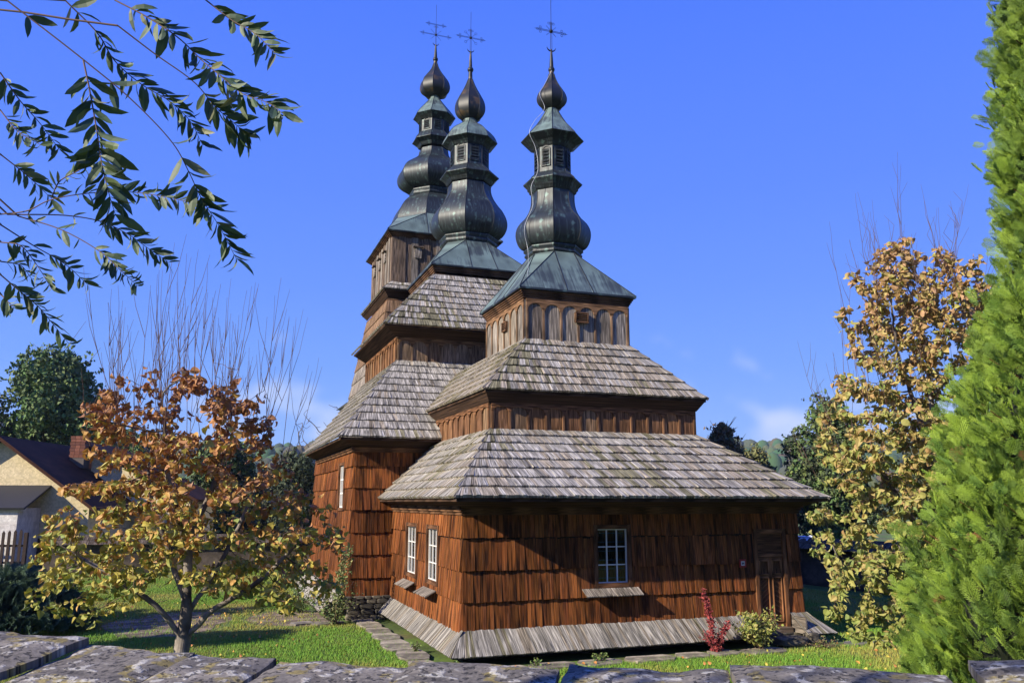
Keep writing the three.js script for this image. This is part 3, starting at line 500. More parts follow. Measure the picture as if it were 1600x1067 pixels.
// --- nave
const naveWall = sub('nave_wall', church);
const NW = { x0: -1.33, x1: 8.63, z1: -6.6, z0: -15.2, y0: 0.58, y1: 4.56 };
{
  const vb = [0, .46, 1.05, 1.62, 2.2, 2.78, 3.35, NW.y1 - NW.y0];
  const opt = (holes) => ({ color: wallColor(), w: 0.085, th: 0.05, lap: 0.05, gap: 0.007, mat: M.wall, name: 'wall_shingle_course', holes, sag: 0.02, fan: 0.2, deck: false });
  const wn = { z0: -9.0, z1: -7.9, y0: 2.75, y1: 4.1 };
  shingleFace(naveWall, V(NW.x0, NW.y0, NW.z1), V(NW.x1, NW.y0, NW.z1), V(NW.x0 + .04, NW.y1, NW.z1 - .04), V(NW.x1 - .04, NW.y1, NW.z1 - .04), vb, opt());
  shingleFace(naveWall, V(NW.x0, NW.y0, NW.z0), V(NW.x0, NW.y0, NW.z1), V(NW.x0 + .04, NW.y1, NW.z0), V(NW.x0 + .04, NW.y1, NW.z1 - .04), vb, opt([[wn.z0 - NW.z0, wn.z1 - NW.z0, wn.y0 - NW.y0, wn.y1 - NW.y0]]));
  shingleFace(naveWall, V(NW.x1, NW.y0, NW.z1), V(NW.x1, NW.y0, NW.z0), V(NW.x1 - .04, NW.y1, NW.z1 - .04), V(NW.x1 - .04, NW.y1, NW.z0), vb, opt());
  const b = new Q(); b.box(NW.x0 + .02, .5, NW.z1 - .3, NW.x1 - .02, NW.y1, NW.z1 - .05, deckCol); b.box(NW.x1 - .3, .5, NW.z0, NW.x1 - .05, NW.y1, NW.z1 - .3, deckCol);
  b.box(NW.x0 + .05, .5, NW.z0, NW.x0 + .25, NW.y1, wn.z0, deckCol).box(NW.x0 + .05, .5, wn.z1, NW.x0 + .25, NW.y1, NW.z1 - .3, deckCol).box(NW.x0 + .05, .5, wn.z0, NW.x0 + .25, wn.y0, wn.z1, deckCol).box(NW.x0 + .05, wn.y1, wn.z0, NW.x0 + .25, NW.y1, wn.z1, deckCol).box(NW.x0 + .6, .5, wn.z0 - .3, NW.x0 + .65, NW.y1, wn.z1 + .3, deckCol);
  b.build('log_core', M.darkWood, naveWall);
  const w = new THREE.Group(); w.name = 'window'; w.position.set(NW.x0 + .02, wn.y0, wn.z0); w.rotation.y = -Math.PI / 2; church.add(w);
  const ww = wn.z1 - wn.z0, wh = wn.y1 - wn.y0;
  new Q().box(0, 0, -.08, .08, wh, .05, [.3, .15, .08]).box(ww - .08, 0, -.08, ww, wh, .05, [.3, .15, .08]).box(.08, 0, -.08, ww - .08, .08, .048, [.3, .15, .08]).box(.08, wh - .08, -.08, ww - .08, wh, .048, [.3, .15, .08]).build('frame', M.plank, w);
  for (const k of [0, 1, 2, 3]) new Q().box(.08 + (ww - .2) * k / 3, .08, -.05, .12 + (ww - .2) * k / 3, wh - .08, -.01).build('muntin', M.white, w);
  for (const k of [0, 1, 2, 3]) new Q().box(.08, .08 + (wh - .2) * k / 3, -.048, ww - .08, .12 + (wh - .2) * k / 3, -.012).build('muntin', M.white, w);
  { const p = new THREE.PlaneGeometry(ww - .17, wh - .17); p.translate(ww / 2, wh / 2, -.03); part('pane', p, M.glass, w); }
  // grey skirt along the sunny side of the nave
  shingleFace(skirt, V(-1.95, .12, -15), V(-1.95, .12, -7.4), V(-1.33, .62, -15), V(-1.33, .62, -7.4), 1, { color: greyShingle(.2, .1), w: .1, th: .022, deck: true, lap: 0, name: 'skirt_boards', sag: .02 });
}
const R3 = sub('nave_lower_roof', church);
hipRoof(R3, [-1.8, 9.1, -14.6, -6.0, 4.66], [0.35, 6.95, -14.6, -9.3, 7.35], 11, { w: 0.085, moss: 0.3, warm: 0.2 });
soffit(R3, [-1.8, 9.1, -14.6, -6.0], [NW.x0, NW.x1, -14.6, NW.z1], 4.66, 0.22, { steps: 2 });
const D4 = sub('nave_drum', church);
arcadeSide(D4, V(0.35, 0, -9.3), V(6.95, 0, -9.3), 7.3, 8.06, 14, { cols: drumCols, archCol: [.42, .24, .13], batten: [.5, .34, .22] });
arcadeSide(D4, V(0.35, 0, -14.6), V(0.35, 0, -9.3), 7.3, 8.06, 12, { cols: redCols });
arcadeSide(D4, V(6.95, 0, -9.3), V(6.95, 0, -14.6), 7.3, 8.06, 12, { cols: redCols });
const R4 = sub('nave_upper_roof', church);
hipRoof(R4, [-0.2, 7.5, -14.8, -8.7, 8.36], [1.83, 5.47, -14.8, -10.65, 10.62], 9, { w: 0.085, moss: 0.7, warm: 0.3 });
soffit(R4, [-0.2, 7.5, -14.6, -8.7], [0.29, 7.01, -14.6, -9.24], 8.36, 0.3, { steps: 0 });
const T5 = sub('nave_copper_roof', church);
new Q().box(1.95, 10.4, -14.3, 5.35, 11.0, -10.85, [.28, .16, .1]).build('neck_boards', M.plank, T5);
copperTent(T5, CX, -12.6, 1.9, 11.03, 1.02, 12.31); copperSoffit(T5, CX, -12.6, 1.9, 1.72, 11.03, 0.26);
{
  const g = cupola('nave_cupola', -12.6, [
    { n: 'base_panel', p: [[.98, 12.2], [1.02, 12.31], [1.09, 12.36], [1.09, 12.44], [1.05, 12.47], [1.12, 12.54], [1.12, 12.6], [1.09, 12.62]], seam: false },
    { n: 'bulb_panel', smooth: 1, p: [[1.09, 12.61], [1.25, 12.71], [1.39, 12.92], [1.45, 13.2], [1.40, 13.46], [1.26, 13.74], [1.05, 14.02], [.90, 14.28], [.83, 14.5], [.82, 14.72]] },
    { n: 'cornice_panel', p: cornice(1.13, 15.06, .83, .34, .78) },
    { n: 'lantern_panel', p: [[.76, 15.36], [.735, 15.5], [.735, 16.26]], lou: [.735, 15.5, 16.26] },
    { n: 'soffit_panel', p: [[.735, 16.2], [.81, 16.24], [.81, 16.3], [.88, 16.33], [.88, 16.37], [1.05, 16.44], [1.067, 16.47]], seam: false },
    { n: 'tent_panel', smooth: 1, p: [[1.067, 16.475], [.96, 16.72], [.74, 16.98], [.45, 17.2], [.30, 17.34], [.25, 17.5]], m: M.patina },
    { n: 'onion_panel', smooth: 1, p: [[.25, 17.48], [.43, 17.56], [.55, 17.74], [.588, 17.95], [.55, 18.2], [.42, 18.48], [.28, 18.74], [.17, 18.98], [.09, 19.2]], m: M.warmCopper },
    { t: 'ball', r: .12, y: 19.6 }, { t: 'pole', p: [[.085, 19.15], [.075, 19.5], [.06, 19.9], [.03, 20.4]] }]);
  ironCross(g, CX, -12.6, 20.37, 20.98, .5, 22.1, 1);
}
// --- west tower
const TW = sub('tower_wall', church);
const TZ = -18.2;
{
  const a0 = 4.2, a1 = 2.35, yT = 10.95, c = greyShingle(.2, .9);
  const f = (A, B, C, D) => shingleFace(TW, A, B, C, D, 19, { color: (u, v, k) => tone(k > 14 ? [.6, .40, .26] : [.66, .60, .54], .7, 1.1), w: .12, th: .035, lap: .05, sag: .02, name: 'wall_shingle_course' });
  f(V(CX - a0, 0, TZ + a0), V(CX + a0, 0, TZ + a0), V(CX - a1, yT, TZ + a1), V(CX + a1, yT, TZ + a1));
  f(V(CX - a0, 0, TZ - a0), V(CX - a0, 0, TZ + a0), V(CX - a1, yT, TZ - a1), V(CX - a1, yT, TZ + a1));
  f(V(CX + a0, 0, TZ + a0), V(CX + a0, 0, TZ - a0), V(CX + a1, yT, TZ + a1), V(CX + a1, yT, TZ - a1));
  const R6 = sub('tower_pent_roof', church);
  hipRoof(R6, [CX - 2.58, CX + 2.58, TZ - 2.58, TZ + 2.58, 11.3], [CX - 2.2, CX + 2.2, TZ - 2.2, TZ + 2.2, 11.72], 2, { w: .1, moss: .8, back: 1 });
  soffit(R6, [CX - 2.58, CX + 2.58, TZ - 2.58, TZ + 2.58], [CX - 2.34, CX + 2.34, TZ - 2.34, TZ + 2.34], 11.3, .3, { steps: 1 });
  const B = sub('belfry_wall', church), a = 2.2, n = 17;
  const sides = [[V(CX - a, 0, TZ + a), V(1, 0, 0)], [V(CX - a, 0, TZ - a), V(0, 0, 1)], [V(CX + a, 0, TZ + a), V(0, 0, -1)], [V(CX + a, 0, TZ - a), V(-1, 0, 0)]];
  for (const [A, e] of sides) {
    const nn = e.clone().cross(V(0, 1, 0)), mtx = new THREE.Matrix4().makeBasis(e, V(0, 1, 0), nn).setPosition(A), pw = 2 * a / n;
    for (let i = 0; i < n; i++) { const z = (i % 2) * .03 + rr(0, .01), g = new Q().box(i * pw + .003, 11.66 + rr(-.05, .05), z, (i + 1) * pw - .003 + (i % 2) * .03, 13.62, z + .03, tone(rnd() < .3 ? [.40, .31, .25] : [.56, .51, .46], .7, 1.2), [rnd(), rnd()]).geo(); g.applyMatrix4(mtx); part('plank', g, M.plank, B); }
    const core = new Q().box(0, 11.5, -.06, 2 * a, 13.62, -.002, deckCol).geo(); core.applyMatrix4(mtx); part('core', core, M.darkWood, B);
    for (const x of [1.05, 2.2, 3.35]) { const s = new THREE.Shape(), w = .15; s.moveTo(-w, 0); s.lineTo(w, 0); s.lineTo(w, .3); s.absarc(0, .3, w, 0, Math.PI, false); s.closePath(); const g = new THREE.ExtrudeGeometry(s, { depth: .05, bevelEnabled: false }).toNonIndexed(); const cc = new Float32Array(g.attributes.position.count * 3); for (let i = 0; i < cc.length; i += 3) cc.set([.62, .57, .52], i); g.setAttribute('color', new THREE.BufferAttribute(cc, 3)); g.translate(x, 12.75, .075); g.applyMatrix4(mtx); part('shutter', g, M.plank, B); const hood = new Q().box(x - .21, 13.2, .06, x + .21, 13.24, .2, [.25, .2, .16]).geo(); hood.applyMatrix4(mtx); part('shutter_hood', hood, M.plank, B); }
  }
  const T7 = sub('tower_copper_roof', church);
  copperTent(T7, CX, TZ, 2.47, 13.82, 1.87, 14.95); copperSoffit(T7, CX, TZ, 2.47, 2.22, 13.82, .18);
  const g = cupola('tower_cupola', TZ, [
    { n: 'dome_panel', smooth: 1, p: [[1.87, 14.95], [1.82, 15.15], [1.68, 15.5], [1.46, 15.85], [1.2, 16.1], [1.0, 16.22]] },
    { n: 'base_panel', p: [[1.0, 16.2], [1.06, 16.26], [1.06, 16.34], [1.01, 16.37], [1.06, 16.42], [1.06, 16.5], [1.03, 16.53]], seam: false },
    { n: 'bulb_panel', smooth: 1, p: [[1.03, 16.52], [1.35, 16.66], [1.55, 16.86], [1.62, 17.12], [1.58, 17.36], [1.42, 17.62], [1.12, 17.86], [.86, 18.06], [.70, 18.3], [.645, 18.55]] },
    { n: 'cornice_panel', p: cornice(.99, 18.94, .66, .36, .72) },
    { n: 'lantern_panel', p: [[.72, 19.25], [.69, 19.38], [.69, 19.9]], lou: [.69, 19.36, 19.9] },
    { n: 'soffit_panel', p: [[.69, 19.86], [.76, 19.9], [.76, 19.95], [.83, 19.98], [.83, 20.02], [.95, 20.09], [.97, 20.12]], seam: false },
    { n: 'tent_panel', smooth: 1, p: [[.97, 20.125], [.78, 20.4], [.55, 20.68], [.35, 20.94], [.24, 21.1], [.205, 21.25]], m: M.patina },
    { n: 'onion_panel', smooth: 1, p: [[.205, 21.23], [.45, 21.27], [.63, 21.42], [.69, 21.64], [.63, 21.93], [.47, 22.18], [.30, 22.42], [.17, 22.66], [.09, 22.9]], m: M.warmCopper },
    { t: 'ball', r: .12, y: 23.1 }, { t: 'pole', p: [[.09, 22.85], [.08, 23.2], [.05, 23.6], [.03, 23.85]] }]);
  ironCross(g, CX, TZ, 23.82, 24.35, .66, 25.9, 2);
}
// lightning conductor down the front cupola
{ const pts = [V(3.6, 15.2, -4.35), V(3.3, 14.6, -4.25), V(3.15, 14.3, -4.2), V(3.3, 13.9, -4.2), V(2.95, 13.4, -4.1), V(2.78, 13.0, -4.05), V(2.95, 12.6, -4.05), V(3.0, 11.9, -4.0), V(2.8, 11.4, -4.0), V(2.85, 10.9, -4.0), V(2.6, 10.2, -4.0), V(2.7, 9.6, -4.0), V(2.3, 8.5, -3.0)]; const c = new THREE.CatmullRomCurve3(pts).getPoints(60); part('lightning_wire', tube(c, c.map(() => .006), 4), M.cable, church); }
// small red-framed house-number plate by the door
{ const g = new THREE.Group(); g.name = 'number_plate'; g.position.set(6.16, 1.68, CW.z1 + .06); church.add(g);
  const red = new Q().box(-.085, -.085, 0, .085, .085, .02); red.build('plate', S({ color: 0x8e1712, roughness: .5 }), g);
  new Q().box(-.045, -.045, .02, .045, .045, .024).build('field', M.white, g);
  const bl = S({ color: 0x222222 }); new Q().box(-.03, -.03, .024, -.012, .03, .027).box(.012, -.03, .024, .03, .03, .027).box(-.012, -.01, .024, .012, .008, .027).build('mark', bl, g); }
// ================================================================= GROUND
const grassTex = tex(1024, (u, v) => {
  const a = fbm(u * 10, v * 10, 10, 10, 5), b = fbm(u * 130, v * 130, 130, 130, 3), c = fbm(u * 4 + 3, v * 4, 4, 4, 4);
  let g = [0.36, 0.46, 0.14].map((q) => q * (0.6 + 0.5 * a + 0.35 * (b - 0.5)));
  const k = Math.max(0, Math.min(1, (c - 0.56) * 7)); return g.map((q, i) => lerp(q, [0.42, 0.36, 0.24][i] * (0.7 + 0.5 * b), k * 0.75));
});
{
  const g = new THREE.PlaneGeometry(3000, 3000); g.rotateX(-Math.PI / 2); const uv = g.attributes.uv; for (let i = 0; i < uv.count; i++) uv.setXY(i, uv.getX(i) * 3000 / 7, uv.getY(i) * 3000 / 7);
  const m = new THREE.Mesh(g, S({ map: grassTex, roughness: 1 })); m.receiveShadow = true; m.position.set(0, 0, -200); top(m, 'ground', 'lawn and meadow around the church', null, null, 'structure');
  // worn earth where people walk
  const dirt = S({ map: blotch([0.36, 0.31, 0.24], [0.55, 0.49, 0.40], 5, 5, 3), roughness: 1 });
  const patch = (pts, y) => { const s = new THREE.Shape(pts.map(([x, z]) => new THREE.Vector2(x, -z))); const q = new THREE.ShapeGeometry(s); q.rotateX(-Math.PI / 2); q.translate(0, y, 0); const m2 = new THREE.Mesh(q, dirt); m2.receiveShadow = true; return top(m2, 'earth_patch', 'bare trodden earth in the lawn', null, null, 'structure'); };
  const blob = (cx, cz, rx, rz) => { const p = []; const o = rnd() * 60; for (let i = 0; i < 40; i++) { const a = i / 40 * Math.PI * 2, k = 0.75 + 0.5 * vn(Math.cos(a) * 2 + o, Math.sin(a) * 2 + o); p.push([cx + Math.cos(a) * rx * k, cz + Math.sin(a) * rz * k]); } return p; };
  patch(blob(-2.7, -7.6, 1.0, 1.6), 0.004); patch(blob(-5.6, -7.5, 1.4, 2.2), 0.005); patch(blob(-4.4, -15, 0.8, 1.4), 0.006);
}
const inRect = (x, z, a, b, c, d) => x > a && x < b && z > c && z < d;
{ // blades of grass
  const q = new Q(); for (let k = 0; k < 4; k++) { const a = k * 1.7, x = Math.cos(a) * .02, z = Math.sin(a) * .02, d = V(Math.cos(a + .6), 0, Math.sin(a + .6)); const h = [.055, .07, .045, .06][k], w = .006, s = V(-d.z, 0, d.x).multiplyScalar(w), b = V(x, 0, z), tp = b.clone().add(V(d.x * h * .5, h, d.z * h * .5)); q.tri(b.clone().sub(s), b.clone().add(s), tp, [0, 0], [1, 0], [.5, 1], [1, 1, 1]); }
  const n = 170000, im = new THREE.InstancedMesh(q.geo(), S({ color: 0xffffff, roughness: .8 }), n), o = new THREE.Object3D(), c = new THREE.Color(); let i = 0;
  while (i < n) {
    const z = 3.5 - Math.pow(rnd(), 1.25) * 27, x = rr(-11, 15); if (z < 0.9 && inRect(x, z, -0.75, 8.3, -22, 0.85)) continue; if (inRect(x, z, -2.0, 8.8, -23, -6.2)) continue;
    const d = fbm(x * .5 + 20, z * .5 + 20, 0, 0, 3), bare = Math.hypot((x + 2.7) / 1.2, (z + 7.6) / 1.8) < 1 || Math.hypot((x + 5.6) / 1.5, (z + 7.5) / 2.3) < 1; if (rnd() < (bare ? .8 : (d - .5) * 2)) continue;
    o.position.set(x, 0, z); o.rotation.set(0, rnd() * 6.3, 0); const s = rr(.6, 1.25); o.scale.set(s, s * rr(.7, 1.1), s); o.updateMatrix(); im.setMatrixAt(i, o.matrix);
    const y = Math.max(0, Math.min(1, (d - .4) * 3 + rr(-.3, .3))); c.setRGB(lerp(.15, .33, y) * rr(.8, 1.2), lerp(.29, .31, y) * rr(.8, 1.2), lerp(.025, .06, y)); im.setColorAt(i, c); i++;
  }
  im.receiveShadow = im.castShadow = true; top(im, 'lawn_grass', 'short green grass of the churchyard lawn', 'grass', null, 'stuff');
}
{ // flagstones along the skirt
  const path = new THREE.Group(); top(path, 'flagstone_path', 'pale flagstone strip along the foot of the church', null, null, 'structure');
  const mats = [0xe6e0d2, 0xd2cbbd, 0xf0e8d6].map((c) => S({ color: c, map: M.stone.map, roughness: .95 }));
  const slab = (x, z, w, d, ry) => { const s = new THREE.Shape(), n = 10, o = rnd() * 50; for (let i = 0; i < n; i++) { const a = (i + .5) / n * Math.PI * 2, cx = Math.cos(a), sz = Math.sin(a), k = 1 / Math.max(Math.abs(cx), Math.abs(sz)) * (0.88 + .12 * vn(i * 3 + o, 2)); const p = [cx * k * w / 2, sz * k * d / 2]; i ? s.lineTo(...p) : s.moveTo(...p); } s.closePath(); const g = new THREE.ExtrudeGeometry(s, { depth: .05, bevelEnabled: true, bevelSize: .012, bevelThickness: .012, bevelSegments: 2 }); g.rotateX(-Math.PI / 2); const m = part('slab', g, mats[Math.floor(rnd() * 3)], path); m.position.set(x, -.022 + rr(0, .015), z); m.rotation.y = ry; };
  let z = 0.5; while (z > -6.2) { const d = rr(.8, 1.5); slab(-0.95 + rr(-.08, .05), z - d / 2, rr(.55, .7), d - .03, rr(-.05, .05)); z -= d; }
  let x = -1.0; while (x < 5.4) { const w = rr(.6, 1.2); slab(x + w / 2, 0.83 + rr(-.03, .05), w - .03, rr(.4, .52), rr(-.03, .03)); x += w; }
  slab(8.6, .75, 1.1, .4, 0); slab(-1.9, -6.05, .8, .42, 0); slab(-2.5, -6.3, .6, .4, .2);
}
// ================================================================= FOREGROUND STONE WALL
{
  const wall = thing('stone_wall', 'low churchyard wall with broad lichen-spotted coping slabs in the foreground', 'wall', [0, 0, 0]);
  const lich = (sd) => tex(512, (u, v) => {
    const a = fbm(u * 5 + sd, v * 5, 5, 5, 5), b = fbm(u * 40, v * 40 + sd, 40, 40, 3), w = fbm(u * 9 + sd * 2, v * 9, 9, 9, 5), y = fbm(u * 7 + 5, v * 7 + sd, 7, 7, 4), cr = fbm(u * 26 + sd, v * 26, 26, 26, 4);
    let c = [0.50, 0.475, 0.43].map((q) => q * (0.55 + 0.6 * a + 0.35 * (b - .5)));
    if (y > .55) c = c.map((q, i) => lerp(q, [0.55, 0.49, 0.24][i] * (.7 + .5 * b), Math.min(.7, (y - .55) * 6)));
    if (w > .575) c = c.map((q, i) => lerp(q, [0.74, 0.73, 0.68][i] * (.8 + .3 * b), Math.min(.8, (w - .575) * 7)));
    if (cr > .64) c = c.map((q) => q * .5); return c;
  });
  const mats = [lich(1), lich(7), lich(13)].map((m) => S({ map: m, bumpMap: m, bumpScale: .012, roughness: .95 }));
  const A = V(-6.0, 0, 9.5), e = V(.847, 0, .53), n = V(-.53, 0, .847);
  const joints = [-2.6, -1.9, -1.05, -.35, .55, 1.3, 1.85, 2.65, 3.5, 4.35, 5.4, 6.3, 7.3]; const dh = [2.0, 2.03, 2.05, 2.06, 1.995, 1.985, 1.975, 2.0, 2.01, 2.05, 2.1, 2.13];
  for (let i = 0; i < joints.length - 1; i++) {
    const w = joints[i + 1] - joints[i] - rr(.015, .04), D = 1.7, g = new THREE.BoxGeometry(w, .085, D, 10, 2, 18), p = g.attributes.position, o = i * 7.3, uv = g.attributes.uv;
    const skew = rr(-.05, .05);
    for (let k = 0; k < p.count; k++) {
      let x = p.getX(k), y = p.getY(k), z = p.getZ(k);
      const edge = Math.pow(Math.min(1, Math.max(Math.abs(x) / (w / 2), Math.abs(z) / (D / 2))), 14);
      const wob = (fbm(x * 5 + o, z * 5 + o, 0, 0, 3) - .5);
      uv.setXY(k, (x + o) * 1.7, (z + o) * 1.7);
      x += (fbm(z * 6 + o, 3 + o, 0, 0, 3) - .5) * .06 * (Math.abs(x) > w * .4 ? 1 : .3); z += (fbm(x * 5 + o, 9, 0, 0, 3) - .5) * .10 * (Math.abs(z) > D * .4 ? 1 : .2);
      y += wob * .035 - edge * .02 * Math.sign(y) - .012 * (x / w) ; p.setXYZ(k, x + skew * z, y, z);
    }
    g.computeVertexNormals();
    const m = part('coping_slab', g, mats[i % 3], wall); const c = A.clone().addScaledVector(e, (joints[i] + joints[i + 1]) / 2).addScaledVector(n, .85);
    m.position.set(c.x, dh[i], c.z); m.rotation.set(0, Math.atan2(-e.z, e.x), 0); m.rotateX(0.14 + rr(-.012, .012)); m.rotateZ(rr(-.015, .015));
  }
  const body = new THREE.BoxGeometry(11, 1.95, 1.1); const bm = part('wall_body', body, M.stone, wall); const bc = A.clone().addScaledVector(e, 2.4).addScaledVector(n, .9); bm.position.set(bc.x, .9, bc.z); bm.rotation.y = Math.atan2(-e.z, e.x);
  const og = new THREE.BoxGeometry(60, 1.35, 30); const om = new THREE.Mesh(og, S({ map: grassTex })); const oc = A.clone().addScaledVector(e, 3).addScaledVector(n, 16.3); om.position.set(oc.x, .67, oc.z); om.rotation.y = bm.rotation.y; om.receiveShadow = true; top(om, 'outer_bank', 'higher grassy ground outside the wall', null, null, 'structure');
}
// ================================================================= TREES
const leafMats = (cols, tr = .3) => cols.map((c) => new THREE.MeshPhysicalMaterial({ color: new THREE.Color().setRGB(...c), roughness: .75, transmission: tr, thickness: 0 }));
function leafGeo(L, W, fold, bend, col, rows = [[0, .04], [.18, .36], [.42, .48], [.72, .30], [1, 0]]) {
  const q = new Q(), P = (s, [t, w]) => V(s * w * W * Math.cos(fold), t * L * Math.cos(bend * t), w * W * Math.sin(fold) - Math.sin(bend * t) * t * L * .7);
  const C = ([t]) => V(0, t * L * Math.cos(bend * t), -Math.sin(bend * t) * t * L * .7);
  for (let i = 0; i < rows.length - 1; i++) for (const s of [-1, 1]) { const a = C(rows[i]), b = P(s, rows[i]), c = P(s, rows[i + 1]), d = C(rows[i + 1]); if (s > 0) { q.tri(a, b, c, [0, 0], [1, 0], [1, 1], col); if (i < rows.length - 1) q.tri(a, c, d, [0, 0], [1, 1], [0, 1], col); } else { q.tri(a, c, b, [0, 0], [1, 1], [1, 0], col); q.tri(a, d, c, [0, 0], [0, 1], [1, 1], col); } }
  return q.geo();
}
// lay leaves: list of {p, q(quaternion), s, c(colour index), v(variant)}; the n nearest the viewer are parts, the rest one mass
const eye = camera.position.clone();
function layLeaves(parent, list, variants, cols, mats, vmat, nSolo = 300) {
  list.forEach((l) => { l.d = l.p.distanceTo(eye) - l.s * 2; }); list.sort((a, b) => a.d - b.d);
  list.slice(0, nSolo).forEach((l) => { const m = part('leaf', variants[l.v], mats[l.c], parent); m.position.copy(l.p); m.quaternion.copy(l.q); m.scale.setScalar(l.s); });
  const rest = list.slice(nSolo); if (!rest.length) return;
  const src = variants.map((g) => [g.attributes.position.array, g.attributes.normal.array]); let tot = 0; rest.forEach((l) => { tot += src[l.v][0].length; });
  const pos = new Float32Array(tot), nor = new Float32Array(tot), col = new Float32Array(tot); let o = 0; const v = V(0, 0, 0);
  for (const l of rest) { const [sp, sn] = src[l.v], c = cols[l.c], k = rr(.85, 1.15); for (let i = 0; i < sp.length; i += 3) { v.set(sp[i], sp[i + 1], sp[i + 2]).multiplyScalar(l.s).applyQuaternion(l.q).add(l.p); pos[o] = v.x; pos[o + 1] = v.y; pos[o + 2] = v.z; v.set(sn[i], sn[i + 1], sn[i + 2]).applyQuaternion(l.q); nor[o] = v.x; nor[o + 1] = v.y; nor[o + 2] = v.z; col[o] = c[0] * k; col[o + 1] = c[1] * k; col[o + 2] = c[2] * k; o += 3; } }
  const g = new THREE.BufferGeometry(); g.setAttribute('position', new THREE.BufferAttribute(pos, 3)); g.setAttribute('normal', new THREE.BufferAttribute(nor, 3)); g.setAttribute('color', new THREE.BufferAttribute(col, 3)); part('foliage', g, vmat, parent, 'stuff');
}
const leafV = new THREE.MeshPhysicalMaterial({ color: 0xffffff, vertexColors: true, roughness: .75, transmission: .3, thickness: 0 });
const barkMat = S({ map: blotch([0.32, 0.29, 0.26], [0.55, 0.52, 0.48], 5, 4, 3), bumpMap: grainBump, bumpScale: .01, roughness: .95 });
const twigMat = S({ color: 0x5e4a40, roughness: .85 });
// branches grow toward points strewn through the crown
function colonize(start, attract, step, infl, kill, iters = 90) {
  const nodes = start.map(([p, par]) => ({ p, par, kids: 0 })); let at = attract.slice();
  for (let it = 0; it < iters && at.length; it++) {
    const grow = new Map(); const keep = [];
    for (const a of at) { let bd = 1e9, bi = -1; for (let i = 0; i < nodes.length; i++) { const d = nodes[i].p.distanceToSquared(a); if (d < bd) { bd = d; bi = i; } } if (bd < kill * kill) continue; keep.push(a); if (bd < infl * infl) { const v = grow.get(bi) || V(0, 0, 0); v.add(a.clone().sub(nodes[bi].p).normalize()); grow.set(bi, v); } }
    at = keep; if (!grow.size) break;
    for (const [i, v] of grow) { if (nodes[i].kids > 3) continue; v.normalize().add(V(rr(-.25, .25), rr(-.15, .2), rr(-.25, .25))).normalize(); nodes[i].kids++; nodes.push({ p: nodes[i].p.clone().addScaledVector(v, step), par: i, kids: 0 }); }
  }
  return nodes;
}
function skeleton(parent, nodes, r0, limbR, tip = .003, ex = 1.95) {
  const n = nodes.length, ch = nodes.map(() => []); nodes.forEach((q, i) => { if (q.par >= 0) ch[q.par].push(i); });
  const r = new Float32Array(n); for (let i = n - 1; i >= 0; i--) { r[i] = ch[i].length ? Math.pow(ch[i].reduce((s, c) => s + Math.pow(r[c], ex), 0), 1 / ex) : tip; }
  const k = r0 / r[0]; for (let i = 0; i < n; i++) { r[i] = r[i] < .006 ? r[i] : .006 + (r[i] - .006) * k; nodes[i].r = r[i]; }
  const twigs = []; let first = true;
  const walk = (i, from) => { const stack = [[i, from]]; while (stack.length) { let [a, f] = stack.pop(); const pts = f >= 0 ? [nodes[f].p, nodes[a].p] : [nodes[a].p], rd = f >= 0 ? [Math.min(r[f], r[a] * 1.25), r[a]] : [r[a]]; let c = a; while (ch[c].length) { const s = ch[c].slice().sort((x, y) => r[y] - r[x]); for (const o of s.slice(1)) stack.push([o, c]); c = s[0]; pts.push(nodes[c].p); rd.push(r[c]); } if (pts.length < 2) continue; const g = tube(pts, rd, rd[0] > .02 ? 9 : 4); if (first) { part('trunk', g, barkMat, parent); first = false; } else if (rd[0] > limbR) part('limb', g, barkMat, parent); else twigs.push(g); } };
  walk(0, -1); if (twigs.length) part('twigs', mergeGeometries(twigs), twigMat, parent, 'stuff');
}
const inEll = (c, r) => { for (;;) { const x = rr(-1, 1), y = rr(-1, 1), z = rr(-1, 1); if (x * x + y * y + z * z < 1) return V(c[0] + x * r[0], c[1] + y * r[1], c[2] + z * r[2]); } };
// upright bare shoots
function shoots(list, nodes, count, test, h0, h1) { const cand = nodes.filter(test), cx = cand.reduce((a, q) => a + q.p.x, 0) / Math.max(1, cand.length); for (let i = 0; i < count && cand.length; i++) { const b = cand[Math.floor(rnd() * cand.length)].p, h = rr(h0, h1), dx = (b.x - cx) * .22 + rr(-.2, .2), dz = rr(-.22, .22), pts = [], rd = []; for (let k = 0; k <= 7; k++) { const t = k / 7; pts.push(b.clone().add(V(dx * h * (1.2 * t - .35 * t * t) + rr(-.008, .008), h * t, dz * h * t + rr(-.008, .008)))); rd.push(lerp(.0038, .0014, t)); } list.push(tube(pts, rd, 4)); for (let z = 0; z < 2; z++) if (rnd() < .7) { const s = pts[2 + Math.floor(rnd() * 3)], hh = h * rr(.3, .5), d2 = rr(-.4, .4); list.push(tube([s, s.clone().add(V(d2 * hh * .6, hh * .5, rr(-.1, .1))), s.clone().add(V(d2 * hh, hh, rr(-.15, .15)))], [.0035, .0025, .0013], 4)); } } }
